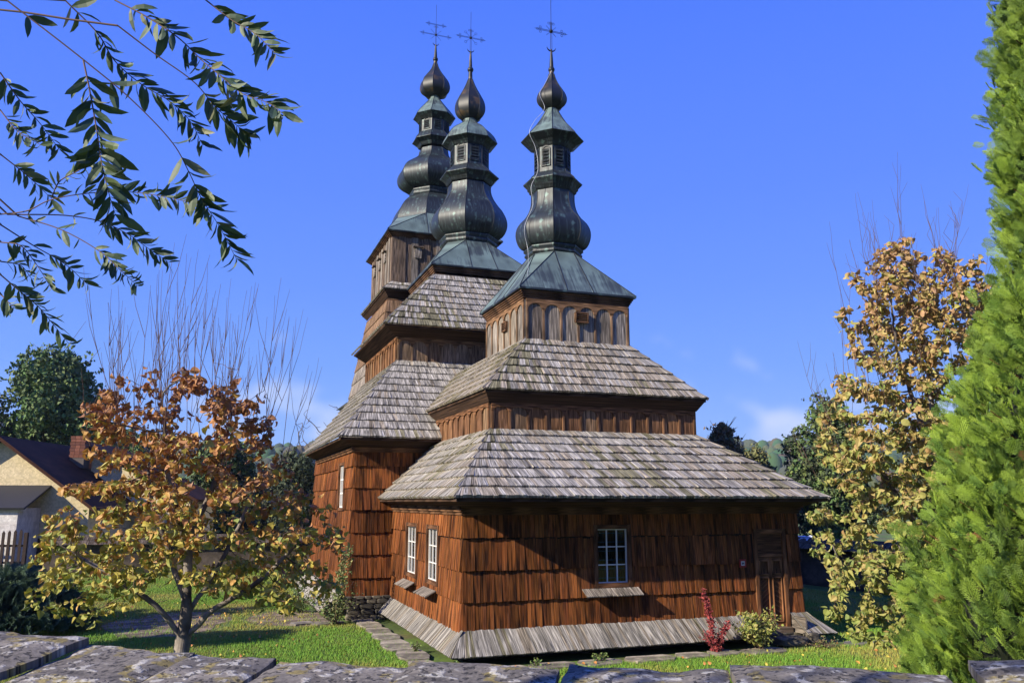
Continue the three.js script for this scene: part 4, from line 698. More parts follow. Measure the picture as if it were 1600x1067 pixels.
function leafTree(name, label, o) {
  const t = thing(name, label, 'tree', [0, 0, 0], 'yellowing garden trees'); const B = o.base;
  const start = [[V(B[0], B[1], B[2]), -1]]; const steps = Math.ceil((o.fork - B[1]) / .12); for (let i = 1; i <= steps; i++) start.push([V(B[0] + Math.sin(i * .5) * .012, B[1] + (o.fork - B[1]) * i / steps, B[2] + Math.cos(i * .7) * .012), i - 1]);
  for (const ln of o.limbs) { let par = ln[0][0] === 'f' ? start.length - 1 : 0; const pts = ln.slice(1); let prev = ln[0]; let pi = start.reduce((b, q, i) => Math.abs(q[0].y - prev[1]) < Math.abs(start[b][0].y - prev[1]) && i < steps + 1 ? i : b, 0); for (const p of pts) { const a = start[pi][0], d = V(...p), n = Math.max(1, Math.round(a.distanceTo(d) / .13)); const a0 = a.clone(); for (let k = 1; k <= n; k++) { start.push([a0.clone().lerp(d, k / n).add(V(rr(-.012, .012), rr(-.01, .01), rr(-.012, .012))), pi]); pi = start.length - 1; } } }
  const at = []; for (const [c, r, n] of o.crown) for (let i = 0; i < n; i++) at.push(inEll(c, r));
  const nodes = colonize(start, at, .1, 1.4, .16);
  skeleton(t, nodes, o.r0, .012);
  const list = []; shoots(list, nodes, o.shoots, o.shootTest, o.sh[0], o.sh[1]); if (list.length) part('bare_shoots', mergeGeometries(list), twigMat, t, 'stuff');
  const vars = [leafGeo(1, .82, .35, .5, [1, 1, 1]), leafGeo(1, .72, .75, .9, [1, 1, 1]), leafGeo(1, .66, 1.0, .3, [1, 1, 1]), leafGeo(1, .78, .2, 1.2, [1, 1, 1])];
  const L = [], up = V(0, 1, 0); const tips = nodes.filter((q) => q.r < .0075 && o.leafTest(q.p));
  for (let i = 0; i < o.leaves; i++) { const b = tips[Math.floor(rnd() * tips.length)].p; const dir = V(rr(-1, 1), rr(-1.5, .15), rr(-1, 1)).normalize(); const q = new THREE.Quaternion().setFromUnitVectors(up, dir).multiply(new THREE.Quaternion().setFromAxisAngle(up, rnd() * 6.3)); const p = b.clone().add(V(rr(-.07, .07), rr(-.09, .02), rr(-.07, .07))); L.push({ p, q, s: o.size * rr(.65, 1.25), v: Math.floor(rnd() * 4), c: o.pick(p) }); }
  layLeaves(t, L, vars, o.cols, leafMats(o.cols), leafV, 300); return t;
}
const autumn = [[.40, .17, .045], [.50, .28, .06], [.46, .39, .06], [.31, .33, .045], [.18, .24, .04], [.30, .135, .055]];
leafTree('autumn_tree', 'small round autumn tree with orange and yellow leaves on the left lawn', {
  base: [-5.05, 0, 5.45], fork: 2.9, r0: .088, size: .1, leaves: 6600,
  limbs: [[[0, 1.45], [-4.75, 1.85, 5.6], [-4.2, 2.2, 5.8], [-3.95, 2.5, 5.9]], [[0, 1.7], [-4.75, 2.25, 5.45], [-4.5, 2.8, 5.3], [-4.3, 3.3, 5.2]], [[0, 1.5], [-5.35, 1.9, 5.5], [-5.75, 2.2, 5.6], [-6.1, 2.4, 5.5]], [[0, 1.8], [-5.3, 2.5, 5.3], [-5.5, 3.0, 5.2], [-5.6, 3.6, 5.1]], [[0, 2.4], [-5.3, 3.2, 5.7], [-5.4, 3.9, 5.8]], [[0, 2.6], [-4.8, 3.3, 5.6], [-4.7, 4.0, 5.7]]],
  crown: [[[-5.1, 2.75, 5.5], [1.5, .95, 1.3], 420], [[-5.15, 3.75, 5.6], [1.15, .95, 1.0], 300], [[-6.05, 2.3, 5.4], [.65, .6, .7], 100], [[-4.0, 2.45, 5.8], [.7, .75, .7], 130]],
  leafTest: (p) => p.y < 4.62 - Math.abs(p.x + 5.25) * .45 && p.y > 1.55 + (Math.abs(p.x + 5.05) < .5 ? .55 : 0), shoots: 85, shootTest: (q) => q.p.y > 3.3 && q.r < .012, sh: [.7, 1.55],
  cols: autumn, pick: (p) => { const h = (p.y - 2) / 2.4 + rr(-.35, .35) + (p.x + 5) * .06; return h > .75 ? (rnd() < .5 ? 0 : 5) : h > .5 ? (rnd() < .5 ? 0 : 1) : h > .2 ? (rnd() < .5 ? 1 : 2) : rnd() < .5 ? 2 : (rnd() < .6 ? 3 : 4); },
});
const pale = [[.40, .25, .09], [.44, .34, .11], [.38, .36, .09], [.27, .31, .06], [.20, .26, .055], [.45, .27, .13]];
leafTree('autumn_tree', 'tall yellow-green autumn tree with tan leaves beside the conifer', {
  base: [4.5, 0, 6.9], fork: 4.8, r0: .1, size: .108, leaves: 15000,
  limbs: [[[0, 1.2], [4.2, 1.7, 6.9], [3.6, 2.0, 6.7], [3.1, 2.2, 6.5]], [[0, 1.8], [4.2, 2.6, 6.8], [3.7, 3.4, 6.7]], [[0, 2.6], [4.3, 3.6, 7.0], [4.0, 4.6, 7.0]], [[0, 3.0], [5.1, 3.8, 7.2], [5.3, 4.8, 7.2]]],
  crown: [[[4.0, 2.5, 6.9], [1.55, 1.3, 1.1], 380], [[4.2, 3.9, 6.9], [1.55, 1.3, 1.1], 480], [[4.4, 5.6, 7.0], [1.3, 1.15, .9], 430], [[3.5, 1.8, 6.6], [.7, .7, .7], 110]],
  leafTest: (p) => p.y > .95 && p.y < 6.6, shoots: 90, shootTest: (q) => q.p.y > 3.6 && q.r < .012 && q.p.x < 4.9, sh: [.6, 1.35],
  cols: pale, pick: (p) => { const h = (p.y - 2.0) / 5.8 + rr(-.45, .45); return h > .8 ? (rnd() < .5 ? 0 : 5) : h > .45 ? (rnd() < .5 ? 1 : 0) : h > .2 ? (rnd() < .5 ? 2 : 1) : rnd() < .4 ? 2 : (rnd() < .6 ? 3 : 4); },
});
// --- willow whose long twigs hang into the picture at top left
{
  const t = thing('willow_tree', 'willow twigs with narrow dark green leaves hanging in at top left', 'tree');
  const tw = JSON.parse('[[[-6.03,5.53,11.1],[-5.64,5.25,11.13],[-5.4,5.07,11.13],[-5.18,4.86,11.11],[-5.1,4.74,11.06],[-5.03,4.62,11.01],[-4.93,4.49,10.96],[-4.83,4.33,10.91]],[[-5.62,5.17,11.29],[-5.57,4.99,11.33],[-5.51,4.75,11.37],[-5.48,4.62,11.42],[-5.43,4.45,11.47],[-5.38,4.31,11.52]],[[-5.83,5.77,10.79],[-5.65,5.61,10.77],[-5.56,5.49,10.72],[-5.41,5.38,10.7],[-5.26,5.31,10.69],[-5.14,5.22,10.66],[-5.06,5.1,10.61]],[[-5.55,5.71,10.99],[-5.37,5.58,11.1],[-5.2,5.44,11.19],[-5.07,5.29,11.27],[-4.96,5.17,11.35],[-4.86,5.06,11.43],[-4.73,4.98,11.53],[-4.66,4.9,11.6]],[[-5.5,5.46,11.17],[-5.31,5.34,11.16],[-5.1,5.21,11.16],[-4.99,5.11,11.12],[-4.88,5.04,11.09],[-4.82,5.0,11.06]],[[-5.09,5.83,10.97],[-4.94,5.68,11.06],[-4.81,5.57,11.15],[-4.7,5.43,11.22]],[[-6.2,5.47,10.38],[-6.09,5.33,10.34],[-5.98,5.22,10.3],[-5.88,5.1,10.25]],[[-6.24,5.35,10.12],[-6.12,5.2,10.2],[-5.97,5.09,10.3]],[[-6.19,5.04,10.18],[-6.05,4.94,10.16],[-5.91,4.82,10.13]],[[-6.17,4.69,10.12],[-6.01,4.69,10.24],[-5.87,4.73,10.37],[-5.62,4.75,10.53],[-5.4,4.73,10.67],[-5.21,4.68,10.79],[-5.04,4.62,10.9]],[[-6.13,4.69,10.13],[-5.8,4.7,10.2],[-5.61,4.68,10.21],[-5.46,4.62,10.2],[-5.34,4.55,10.17],[-5.22,4.48,10.15]],[[-6.07,4.68,10.15],[-5.81,4.58,10.29],[-5.57,4.43,10.41],[-5.46,4.32,10.49],[-5.35,4.21,10.58]],[[-6.11,4.56,10.33],[-5.94,4.46,10.32],[-5.77,4.37,10.3],[-5.65,4.27,10.27]],[[-6.21,4.59,9.86],[-6.08,4.55,9.97],[-5.96,4.41,10.05],[-5.86,4.26,10.12]],[[-6.17,4.36,9.94],[-6.06,4.27,9.91],[-5.97,4.2,9.87],[-5.89,4.11,9.83],[-5.79,3.99,9.78]],[[-6.21,4.29,9.69],[-6.12,4.2,9.77]],[[-6.23,4.5,9.73],[-6.12,4.49,9.71],[-6.06,4.42,9.67]],[[-5.89,4.79,10.24],[-5.84,4.86,10.34],[-5.73,4.9,10.45],[-5.62,4.95,10.57],[-5.58,5.0,10.66]]]');
  const C = [V(-7.9, 5.9, 11.2), V(-7.0, 7.0, 11.4), V(-7.4, 5.2, 10.4)], trunk = [V(-9.6, 1.2, 14.0), V(-9.5, 2.6, 13.9), V(-9.1, 4.4, 13.5), V(-8.4, 5.8, 12.6)];
  part('trunk', tube(trunk, [.22, .18, .14, .09], 10), barkMat, t);
  for (const c of C) { const m = trunk[3].clone().lerp(c, .5).add(V(0, .1, 0)); part('limb', tube([trunk[2], trunk[3], m, c], [.08, .06, .045, .03], 7), barkMat, t); }
  const vars = [leafGeo(1, .27, .25, .35, [1, 1, 1], [[0, .05], [.2, .38], [.5, .5], [.8, .3], [1, 0]]), leafGeo(1, .24, .5, .7, [1, 1, 1], [[0, .05], [.2, .38], [.5, .5], [.8, .3], [1, 0]]), leafGeo(1, .3, .15, -.3, [1, 1, 1], [[0, .05], [.2, .38], [.5, .5], [.8, .3], [1, 0]])];
  const cols = [[.035, .075, .026], [.05, .095, .03], [.07, .11, .03], [.15, .16, .06]], L = [], up = V(0, 1, 0);
  const hang = (pts, bare, dens, size) => {
    const c = new THREE.CatmullRomCurve3(pts, false, 'centripetal'), n = Math.ceil(c.getLength() / dens);
    part('twig', tube(c.getPoints(n), Array.from({ length: n + 1 }, (_, i) => lerp(.0045, .0014, i / n)), 5), twigMat, t);
    for (let i = 1; i <= n; i++) { const f = i / n; if (f < bare && rnd() < .85) continue; const p = c.getPoint(f), tan = c.getTangent(f); for (const s of [-1, 1]) { if (rnd() < .12) continue; const side = tan.clone().cross(V(rr(-.4, .4), rr(-.3, .3), 1)).normalize().multiplyScalar(s); const dir = tan.clone().multiplyScalar(rr(.45, 1.0)).addScaledVector(side, rr(.45, .95)).add(V(rr(-.15, .15), rr(-.3, .05), rr(-.35, .35))).normalize(); const q = new THREE.Quaternion().setFromUnitVectors(up, dir).multiply(new THREE.Quaternion().setFromAxisAngle(up, rnd() * 6.3)); L.push({ p: p.clone(), q, s: size * rr(.7, 1.25) * (f > .93 ? .8 : 1), v: Math.floor(rnd() * 3), c: rnd() < .06 ? 3 : Math.floor(rnd() * 3) }); } }
  };
  const bare = [.62, .1, .12, .05, .45, .1, .05, .1, .2, .42, .36, .45, .55, .1, .1, 0, 0, 0], sz = [.15, .165, .14, .15, .15, .14, .12, .12, .12, .115, .115, .11, .11, .11, .115, .11, .11, .1];
  tw.forEach((a, i) => {
    const pts = a.map((p) => V(...p)); const s0 = pts[0];
    if (![1, 17].includes(i)) { // carry each twig on to a limb outside the picture
      const c = C.slice().sort((x, y) => x.distanceTo(s0) - y.distanceTo(s0))[0]; const mid = s0.clone().lerp(c, .5).add(V(0, .25, 0)); part('twig', tube(new THREE.CatmullRomCurve3([c, mid, s0]).getPoints(8), Array(9).fill(.0055), 5), twigMat, t);
    }
    hang(pts, bare[i], .032, sz[i]);
  });
  // the rest of the crown, outside the picture on the left, which shades the near wall
  for (let k = 0; k < 95; k++) { const b = inEll([-8.8, 6.2, 14.6], [1.5, 1.7, 1.9]); const d = V(rr(-.5, .5), 0, rr(-.5, .5)), l = rr(.8, 1.6); hang([b, b.clone().add(V(d.x * .6, -.1 * l, d.z * .6)), b.clone().add(V(d.x, -.55 * l, d.z)), b.clone().add(V(d.x * 1.1, -l, d.z * 1.1))], 0, .07, .11); }
  layLeaves(t, L, vars, cols, leafMats(cols, .25), new THREE.MeshPhysicalMaterial({ vertexColors: true, roughness: .6, transmission: .25, thickness: 0 }), 300);
}
// --- sprays of scale-leaved conifers
function sprayGeo(n, L, w) { const q = new Q(); const blade = (a, b, w0) => { const d = b.clone().sub(a).normalize(), s = V(-d.y, d.x, 0).multiplyScalar(w0), m = a.clone().lerp(b, .55).add(V(0, 0, w0 * .8)); q.tri(a.clone().sub(s.clone().multiplyScalar(.5)), m.clone().add(V(s.x, s.y, 0).multiplyScalar(-1)), b, [0, 0], [1, 0], [1, 1], [1, 1, 1]); q.tri(a.clone().add(s.clone().multiplyScalar(.5)), b, m.clone().add(s), [0, 0], [1, 0], [1, 1], [1, 1, 1]); };
  blade(V(0, 0, 0), V(0, L, 0), w); for (let i = 1; i <= n; i++) { const t = i / (n + 1), y = t * L * .92, l = L * .5 * Math.sin(Math.PI * (t * .75 + .22)); for (const s of [-1, 1]) { const a = V(0, y, 0), z = rr(-.12, .12) * l, b = V(s * l * .62, y + l * .78, z); blade(a, b, w); for (let j = 1; j <= 3; j++) { const u = j / 4, c = a.clone().lerp(b, u), ll = l * .42 * (1 - u * .4); for (const r of [-1, 1]) { const an = Math.atan2(b.y - a.y, b.x - a.x) + r * .7; blade(c, c.clone().add(V(Math.cos(an) * ll, Math.sin(an) * ll, z * .3 + rr(-.02, .02) * L)), w * .85); } } } } return q.geo(); }
{
  const t = thing('thuja_tree', 'tall bright green thuja conifer filling the right edge', 'tree', [0, 0, 0]);
  const X = 1.0, Z = 11.75, prof = [[1.35, 1.45], [2.0, 1.72], [2.5, 1.66], [3.2, 1.45], [3.7, 1.18], [4.1, .95], [4.6, .74], [4.95, .62], [5.45, .66], [6.0, .58], [6.4, .52], [7.4, .36], [8.6, .08]];
  const rad = (y) => { let i = 0; while (i < prof.length - 2 && y > prof[i + 1][0]) i++; const [y0, a] = prof[i], [y1, b] = prof[i + 1]; return lerp(a, b, Math.max(0, Math.min(1, (y - y0) / (y1 - y0)))); };
  part('trunk', tube([V(X, 1.2, Z), V(X, 4, Z), V(X, 8.5, Z)], [.11, .08, .01], 8), barkMat, t);
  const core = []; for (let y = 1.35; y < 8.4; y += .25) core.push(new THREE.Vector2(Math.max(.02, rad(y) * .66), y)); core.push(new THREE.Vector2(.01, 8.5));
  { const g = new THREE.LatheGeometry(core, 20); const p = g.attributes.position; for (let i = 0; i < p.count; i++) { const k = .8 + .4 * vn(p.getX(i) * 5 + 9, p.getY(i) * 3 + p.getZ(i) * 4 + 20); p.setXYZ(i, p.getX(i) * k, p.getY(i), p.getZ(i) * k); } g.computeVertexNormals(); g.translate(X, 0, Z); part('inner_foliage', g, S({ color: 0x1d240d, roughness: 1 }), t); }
  const limbs = [], spr = [], o = new THREE.Object3D(), c = new THREE.Color();
  for (let k = 0; k < 2700; k++) {
    const y = 1.3 + Math.pow(rnd(), 1.4) * 7.0, a = rnd() * Math.PI * 2, R = rad(y) * (1 - .3 * rnd() * rnd()) * (.9 + .2 * vn(a * 2.4 + 7, y * 2.2)), dir = V(Math.cos(a), 0, Math.sin(a)); const tip = V(X, y, Z).addScaledVector(dir, R * .86), root = V(X, y - R * .45, Z).addScaledVector(dir, .1);
    if (k % 3 === 0) limbs.push(tube([root, root.clone().lerp(tip, .6).add(V(0, -.03, 0)), tip], [.012, .008, .003], 4, [1, 1, 1]));
    const cl = rr(.8, 1.15); for (let j = 0; j < 14; j++) { const d = dir.clone().multiplyScalar(rr(.25, .95)).add(V(rr(-.6, .6), rr(.35, 1.1), rr(-.6, .6))).normalize(); spr.push([tip.clone().addScaledVector(dir, rr(-.2, .04)).add(V(rr(-.09, .09), rr(-.16, .06), rr(-.09, .09))), d, rr(.7, 1.25), cl]); }
  }
  part('branches', mergeGeometries(limbs), S({ color: 0x5a3420, roughness: .9 }), t, 'stuff');
  const geos = [sprayGeo(5, .115, .0036), sprayGeo(6, .135, .0034)], up = V(0, 1, 0);
  geos.forEach((g, gi) => { const sel = spr.filter((_, i) => i % 2 === gi), im = new THREE.InstancedMesh(g, new THREE.MeshPhysicalMaterial({ roughness: .7, transmission: .25, thickness: 0 }), sel.length); sel.forEach(([p, d, s, cl], i) => { o.position.copy(p); o.quaternion.setFromUnitVectors(up, d).multiply(new THREE.Quaternion().setFromAxisAngle(up, rnd() * 6.3)); o.scale.setScalar(s); o.updateMatrix(); im.setMatrixAt(i, o.matrix); const y = rnd(); c.setRGB(lerp(.09, .29, y) * cl, lerp(.19, .42, y) * cl, lerp(.016, .036, y) * cl); if (rnd() < .004) c.setRGB(.3, .14, .05); im.setColorAt(i, c); }); im.name = 'foliage'; im.userData.kind = 'stuff'; im.castShadow = im.receiveShadow = true; t.add(im); });
}
{ // spreading juniper at the left edge
  const t = thing('juniper_shrub', 'low spreading dark green juniper at the left edge of the lawn', 'shrub'), o = new THREE.Object3D(), c = new THREE.Color(), up = V(0, 1, 0), n = 1500, im = new THREE.InstancedMesh(sprayGeo(6, .42, .012), S({ roughness: .8 }), n), limbs = [];
  for (let i = 0; i < n; i++) { const a = rnd() * 6.3, r = Math.sqrt(rnd()), x = -9.3 + Math.cos(a) * r * 1.75, z = -7.0 + Math.sin(a) * r * 1.3, h = 1.3 * Math.sqrt(Math.max(.02, 1 - r * r)) * rr(.35, 1.05); const d = V(Math.cos(a) * (.4 + r), rr(.25, .8), Math.sin(a) * (.4 + r)).normalize(); o.position.set(x, h, z); o.quaternion.setFromUnitVectors(up, d).multiply(new THREE.Quaternion().setFromAxisAngle(up, rnd() * 6.3)); o.scale.setScalar(rr(.7, 1.2)); o.updateMatrix(); im.setMatrixAt(i, o.matrix); const y = rnd(); c.setRGB(lerp(.03, .08, y), lerp(.075, .14, y), lerp(.05, .07, y)); im.setColorAt(i, c); if (i % 40 === 0) limbs.push(tube([V(-9.3, 0, -7), V(-9.3, .3, -7).lerp(V(x, h, z), .5), V(x, h, z)], [.03, .02, .006], 5)); }
  part('stems', mergeGeometries(limbs), barkMat, t); im.name = 'foliage'; im.userData.kind = 'stuff'; im.castShadow = im.receiveShadow = true; t.add(im);
}
// --- leafy background trees: trunk, limbs and a crown of leaf clumps in many lobes
const clumpGeo = (() => { const q = new Q(); for (let k = 0; k < 5; k++) { const a = rr(0, 6.3), b = rr(-.9, .9), c = V(rr(-.6, .6), rr(-.6, .6), rr(-.6, .6)), u = V(Math.cos(a), Math.sin(b), Math.sin(a)).normalize(), w = u.clone().cross(V(rr(-1, 1), 1, rr(-1, 1))).normalize().multiplyScalar(.34); u.multiplyScalar(.6); q.tri(c.clone().sub(u), c.clone().add(w), c.clone().add(u), [0, 0], [1, 0], [1, 1], [1, 1, 1]); q.tri(c.clone().sub(u), c.clone().add(u), c.clone().sub(w), [0, 0], [1, 1], [0, 1], [1, 1, 1]); } return q.geo(); })();
function bgTree(name, label, x, z, h, rx, o) {
  const t = thing(name, label, o.cat || 'tree', [x, o.y || 0, z], o.group), lobes = [], y0 = h * (o.low ?? .25);
  for (let k = 0; k < o.lobes; k++) { const a = rnd() * 6.3, f = rnd(), r = rx * Math.sqrt(rnd()) * .75 * Math.sin(Math.PI * (.2 + .75 * f)); lobes.push([V(Math.cos(a) * r, lerp(y0, h * .93, f), Math.sin(a) * r), rx * rr(.2, .42)]); }
  const tr = [V(0, 0, 0), V(rr(-.1, .1), h * .3, rr(-.1, .1)), V(rr(-.2, .2), h * .6, 0), V(0, h * .9, 0)], rt = h * .022; part('trunk', tube(tr, [rt, rt * .8, rt * .5, rt * .1], 7), barkMat, t);
  const lm = lobes.map(([c]) => tube([V(0, Math.min(c.y * .6, h * .7), 0), V(c.x * .5, c.y * .82, c.z * .5), c], [rt * .3, rt * .2, rt * .06], 4)); part('limbs', mergeGeometries(lm), barkMat, t, 'stuff');
  const im = new THREE.InstancedMesh(clumpGeo, S({ roughness: .85 }), o.n), d = new THREE.Object3D(), c = new THREE.Color();
  for (let i = 0; i < o.n; i++) { const [lc, lr] = lobes[Math.floor(rnd() * lobes.length)]; let v; do { v = V(rr(-1, 1), rr(-1, 1), rr(-1, 1)); } while (v.lengthSq() > 1 || v.lengthSq() < .1); d.position.copy(lc).addScaledVector(v, lr * (rnd() < .12 ? 1.35 : 1)); d.rotation.set(rnd() * 6, rnd() * 6, rnd() * 6); d.scale.setScalar(o.s * rr(.6, 1.3)); d.updateMatrix(); im.setMatrixAt(i, d.matrix); const k = rr(.75, 1.2), p = o.cols[Math.floor(rnd() * o.cols.length)]; c.setRGB(p[0] * k, p[1] * k, p[2] * k); im.setColorAt(i, c); }
  im.name = 'crown'; im.userData.kind = 'stuff'; im.castShadow = im.receiveShadow = true; t.add(im);
  if (o.shoots) { const l = []; for (let k = 0; k < o.shoots; k++) { const [lc, lr] = lobes[Math.floor(rnd() * lobes.length)], e = lc.clone().add(V(rr(-1, 1) * lr * 1.6, lr * rr(1.1, 2.2), rr(-1, 1) * lr)); l.push(tube([lc, lc.clone().lerp(e, .5).add(V(rr(-.1, .1), 0, 0)), e], [.03, .018, .008], 4)); } part('bare_shoots', mergeGeometries(l), twigMat, t, 'stuff'); }
  return t;
}
const green = [[.07, .14, .04], [.11, .18, .05], [.15, .20, .06], [.09, .13, .05]], olive = [[.15, .16, .06], [.20, .18, .07], [.12, .15, .06]], rust = [[.22, .13, .05], [.16, .11, .05], [.12, .12, .05]], dark = [[.03, .05, .025], [.045, .065, .03], [.07, .08, .035]];
bgTree('broadleaf_tree', 'big dark green tree rising behind the house chimney', -15.8, -50, 13.4, 5.4, { lobes: 46, n: 14000, s: .26, cols: green, low: .2, shoots: 20, group: 'trees behind the house' });
bgTree('broadleaf_tree', 'olive green tree at the far left edge behind the house roof', -21.5, -50, 11.0, 5.2, { lobes: 36, n: 10000, s: .26, cols: olive.concat(green), low: .2, group: 'trees behind the house' });
bgTree('broadleaf_tree', 'green bush-like tree low behind the house roof ridge', -10.5, -46, 7.6, 3.6, { lobes: 26, n: 5000, s: .24, cols: green, low: .15, group: 'trees behind the house' });
bgTree('broadleaf_tree', 'dark tree beyond the lawn behind the round autumn tree', -4.2, -40, 6.6, 3.4, { lobes: 24, n: 5000, s: .22, cols: dark.concat(green), low: .1, group: 'trees beyond the lawn' });
bgTree('broadleaf_tree', 'smaller dark tree near the far end of the lawn', 0.2, -38, 5.4, 3.0, { lobes: 22, n: 4000, s: .22, cols: dark, low: .1, group: 'trees beyond the lawn' });
bgTree('broadleaf_tree', 'rusty small-leaved tree above the right roof slope', 17.2, -17, 6.9, 1.75, { lobes: 26, n: 2600, s: .15, cols: rust, low: .3, shoots: 26, group: 'trees right of the church' });
bgTree('broadleaf_tree', 'olive tree low behind the right eave', 20.3, -19, 5.9, 2.0, { lobes: 22, n: 3400, s: .16, cols: olive, low: .2, group: 'trees right of the church' });
bgTree('broadleaf_tree', 'dark green tree with bare shoots between roof and yellow tree', 21.8, -15, 7.6, 2.6, { lobes: 40, n: 6500, s: .16, cols: dark.concat(green), low: .12, shoots: 34, group: 'trees right of the church' });
bgTree('broadleaf_tree', 'dark tree behind the lower leaves of the yellow tree', 24.5, -10, 6.2, 3.0, { lobes: 34, n: 5500, s: .17, cols: dark, low: .08, group: 'trees right of the church' });
// orchard trees outside the picture whose shade falls across the lawn
bgTree('broadleaf_tree', 'orchard tree left of the picture shading the lawn', -13.6, -2.2, 5.6, 1.7, { lobes: 22, n: 1500, s: .22, cols: olive, low: .35, group: 'orchard trees' });
bgTree('broadleaf_tree', 'orchard tree left of the picture shading the path', -15.2, -6.5, 6.2, 1.9, { lobes: 22, n: 1600, s: .22, cols: olive, low: .35, group: 'orchard trees' });
// tall garden trees behind the viewer, mirrored in the window and shading the church front from the sky
bgTree('broadleaf_tree', 'tall garden tree behind the viewer opposite the church front', 2, 29, 13, 5.5, { y: 1.3, lobes: 40, n: 6000, s: .4, cols: dark.concat(green), low: .1, group: 'garden trees outside the wall' });
bgTree('broadleaf_tree', 'tall garden tree behind the viewer right of the church front', 12, 26, 13, 5.5, { y: 1.3, lobes: 40, n: 6000, s: .4, cols: green, low: .1, group: 'garden trees outside the wall' });
bgTree('broadleaf_tree', 'tall garden tree behind the viewer far to the right', 21, 20, 12, 5, { y: 1.3, lobes: 36, n: 5000, s: .4, cols: green, low: .1, group: 'garden trees outside the wall' });
// --- bare tree far behind the nave eave
{ const t = thing('bare_tree', 'leafless fine-twigged tree far behind the nave roof', 'tree', [3.4, 0, -47]); const at = []; for (let i = 0; i < 260; i++) at.push(inEll([0, 7, 0], [3.6, 3.4, 2.4])); const st = [[V(0, 0, 0), -1]]; for (let i = 1; i <= 10; i++) st.push([V(rr(-.05, .05), i * .38, 0), i - 1]); skeleton(t, colonize(st, at, .35, 5, .5), .16, .07, .012); }
// --- shrubs at the church foot
function bush(name, label, x, z, w, h, n, size, cols, o = {}) {
  const t = thing(name, label, o.cat || 'shrub', [x, 0, z]), stems = [], L = [], up = V(0, 1, 0);
  const leads = []; for (let k = 0; k < (o.stems || 12); k++) { const a = rnd() * 6.3, r = Math.sqrt(rnd()), hh = h * (1 - .45 * r * r) * rr(.6, 1.05), e = V(Math.cos(a) * r * w, hh, Math.sin(a) * r * w * .7); const p = [V(rr(-.04, .04), 0, rr(-.04, .04)), V(e.x * .4, hh * .5, e.z * .4), e]; leads.push(p); stems.push(tube(p, [.012, .008, .003], 5)); }
  if (o.lead) for (const e of o.lead) { const p = [V(0, 0, 0), V(e[0] * .4, e[1] * .5, 0), V(...e)]; for (let q = 0; q < 14; q++) leads.push(p); stems.push(tube(p, [.012, .009, .004], 5)); }
  part('stems', mergeGeometries(stems), o.stemMat || twigMat, t);
  const vars = [leafGeo(1, .7, .3, .4, [1, 1, 1]), leafGeo(1, .62, .7, .8, [1, 1, 1])];
  for (let i = 0; i < n; i++) { const p = leads[Math.floor(rnd() * leads.length)], f = rr(o.lo ?? .25, 1), b = f < .5 ? p[0].clone().lerp(p[1], f * 2) : p[1].clone().lerp(p[2], f * 2 - 1); b.add(V(rr(-1, 1), rr(-.7, .7), rr(-1, 1)).multiplyScalar(o.sp ?? .1)); if (b.y < .03) b.y = .03; const d = V(rr(-1, 1), rr(-.5, .8), rr(-1, 1)).normalize(); L.push({ p: b, q: new THREE.Quaternion().setFromUnitVectors(up, d).multiply(new THREE.Quaternion().setFromAxisAngle(up, rnd() * 6.3)), s: size * rr(.6, 1.25), v: i % 2, c: Math.floor(rnd() * cols.length) }); }
  layLeaves(t, L, vars, cols, leafMats(cols), leafV, 0); return t;
}
bush('barberry_bush', 'slender crimson barberry standing against the front skirt', 4.9, .72, .34, .7, 1150, .06, [[.30, .03, .035], [.22, .02, .03], [.38, .06, .05]], { lead: [[-.28, 1.28, .05], [-.22, 1.1, 0], [.25, .62, .1]], stems: 10, sp: .055, lo: .05, stemMat: S({ color: 0x4a1a18 }) });
bush('leafy_bush', 'rounded yellow-green bush left of the panelled door', 5.95, .7, .62, .92, 1250, .085, [[.26, .30, .05], [.34, .34, .07], [.18, .24, .045], [.40, .36, .10]], { stems: 22, sp: .12, lo: .35 });
bush('rose_bush', 'loose green bush at the sunlit corner of the nave', -1.75, -5.85, .68, 1.3, 1100, .085, [[.14, .20, .05], [.20, .25, .06], [.10, .16, .04], [.28, .28, .09]], { stems: 18, sp: .13, lo: .15, lead: [[.25, 1.85, 0]] });
bush('leafy_bush', 'small dark green bush beside the nave skirt', -2.35, -8.6, .5, .95, 420, .075, [[.09, .15, .04], [.14, .19, .05]], { stems: 12, sp: .12, lo: .1 });
bush('ground_plant', 'low trailing plant in front of the doorstep', 7.4, .85, .5, .2, 240, .06, [[.14, .2, .05], [.24, .2, .08], [.2, .12, .05]], { stems: 14, sp: .05, lo: .2, cat: 'plant' });
for (const [x, z, h, l] of [[-.6, .72, .2, 'weed tuft at the front corner of the skirt'], [1.0, .78, .22, 'weed tuft on the flagstones below the front wall'], [2.3, .74, .26, 'largest weed tuft on the flagstones below the big window'], [-.78, -1.4, .3, 'weed growing between side flagstones and skirt']]) bush('weed_tuft', l, x, z, .16, h, 90, .055, [[.12, .2, .04], [.18, .26, .05]], { stems: 7, sp: .05, lo: .1, cat: 'weed' });
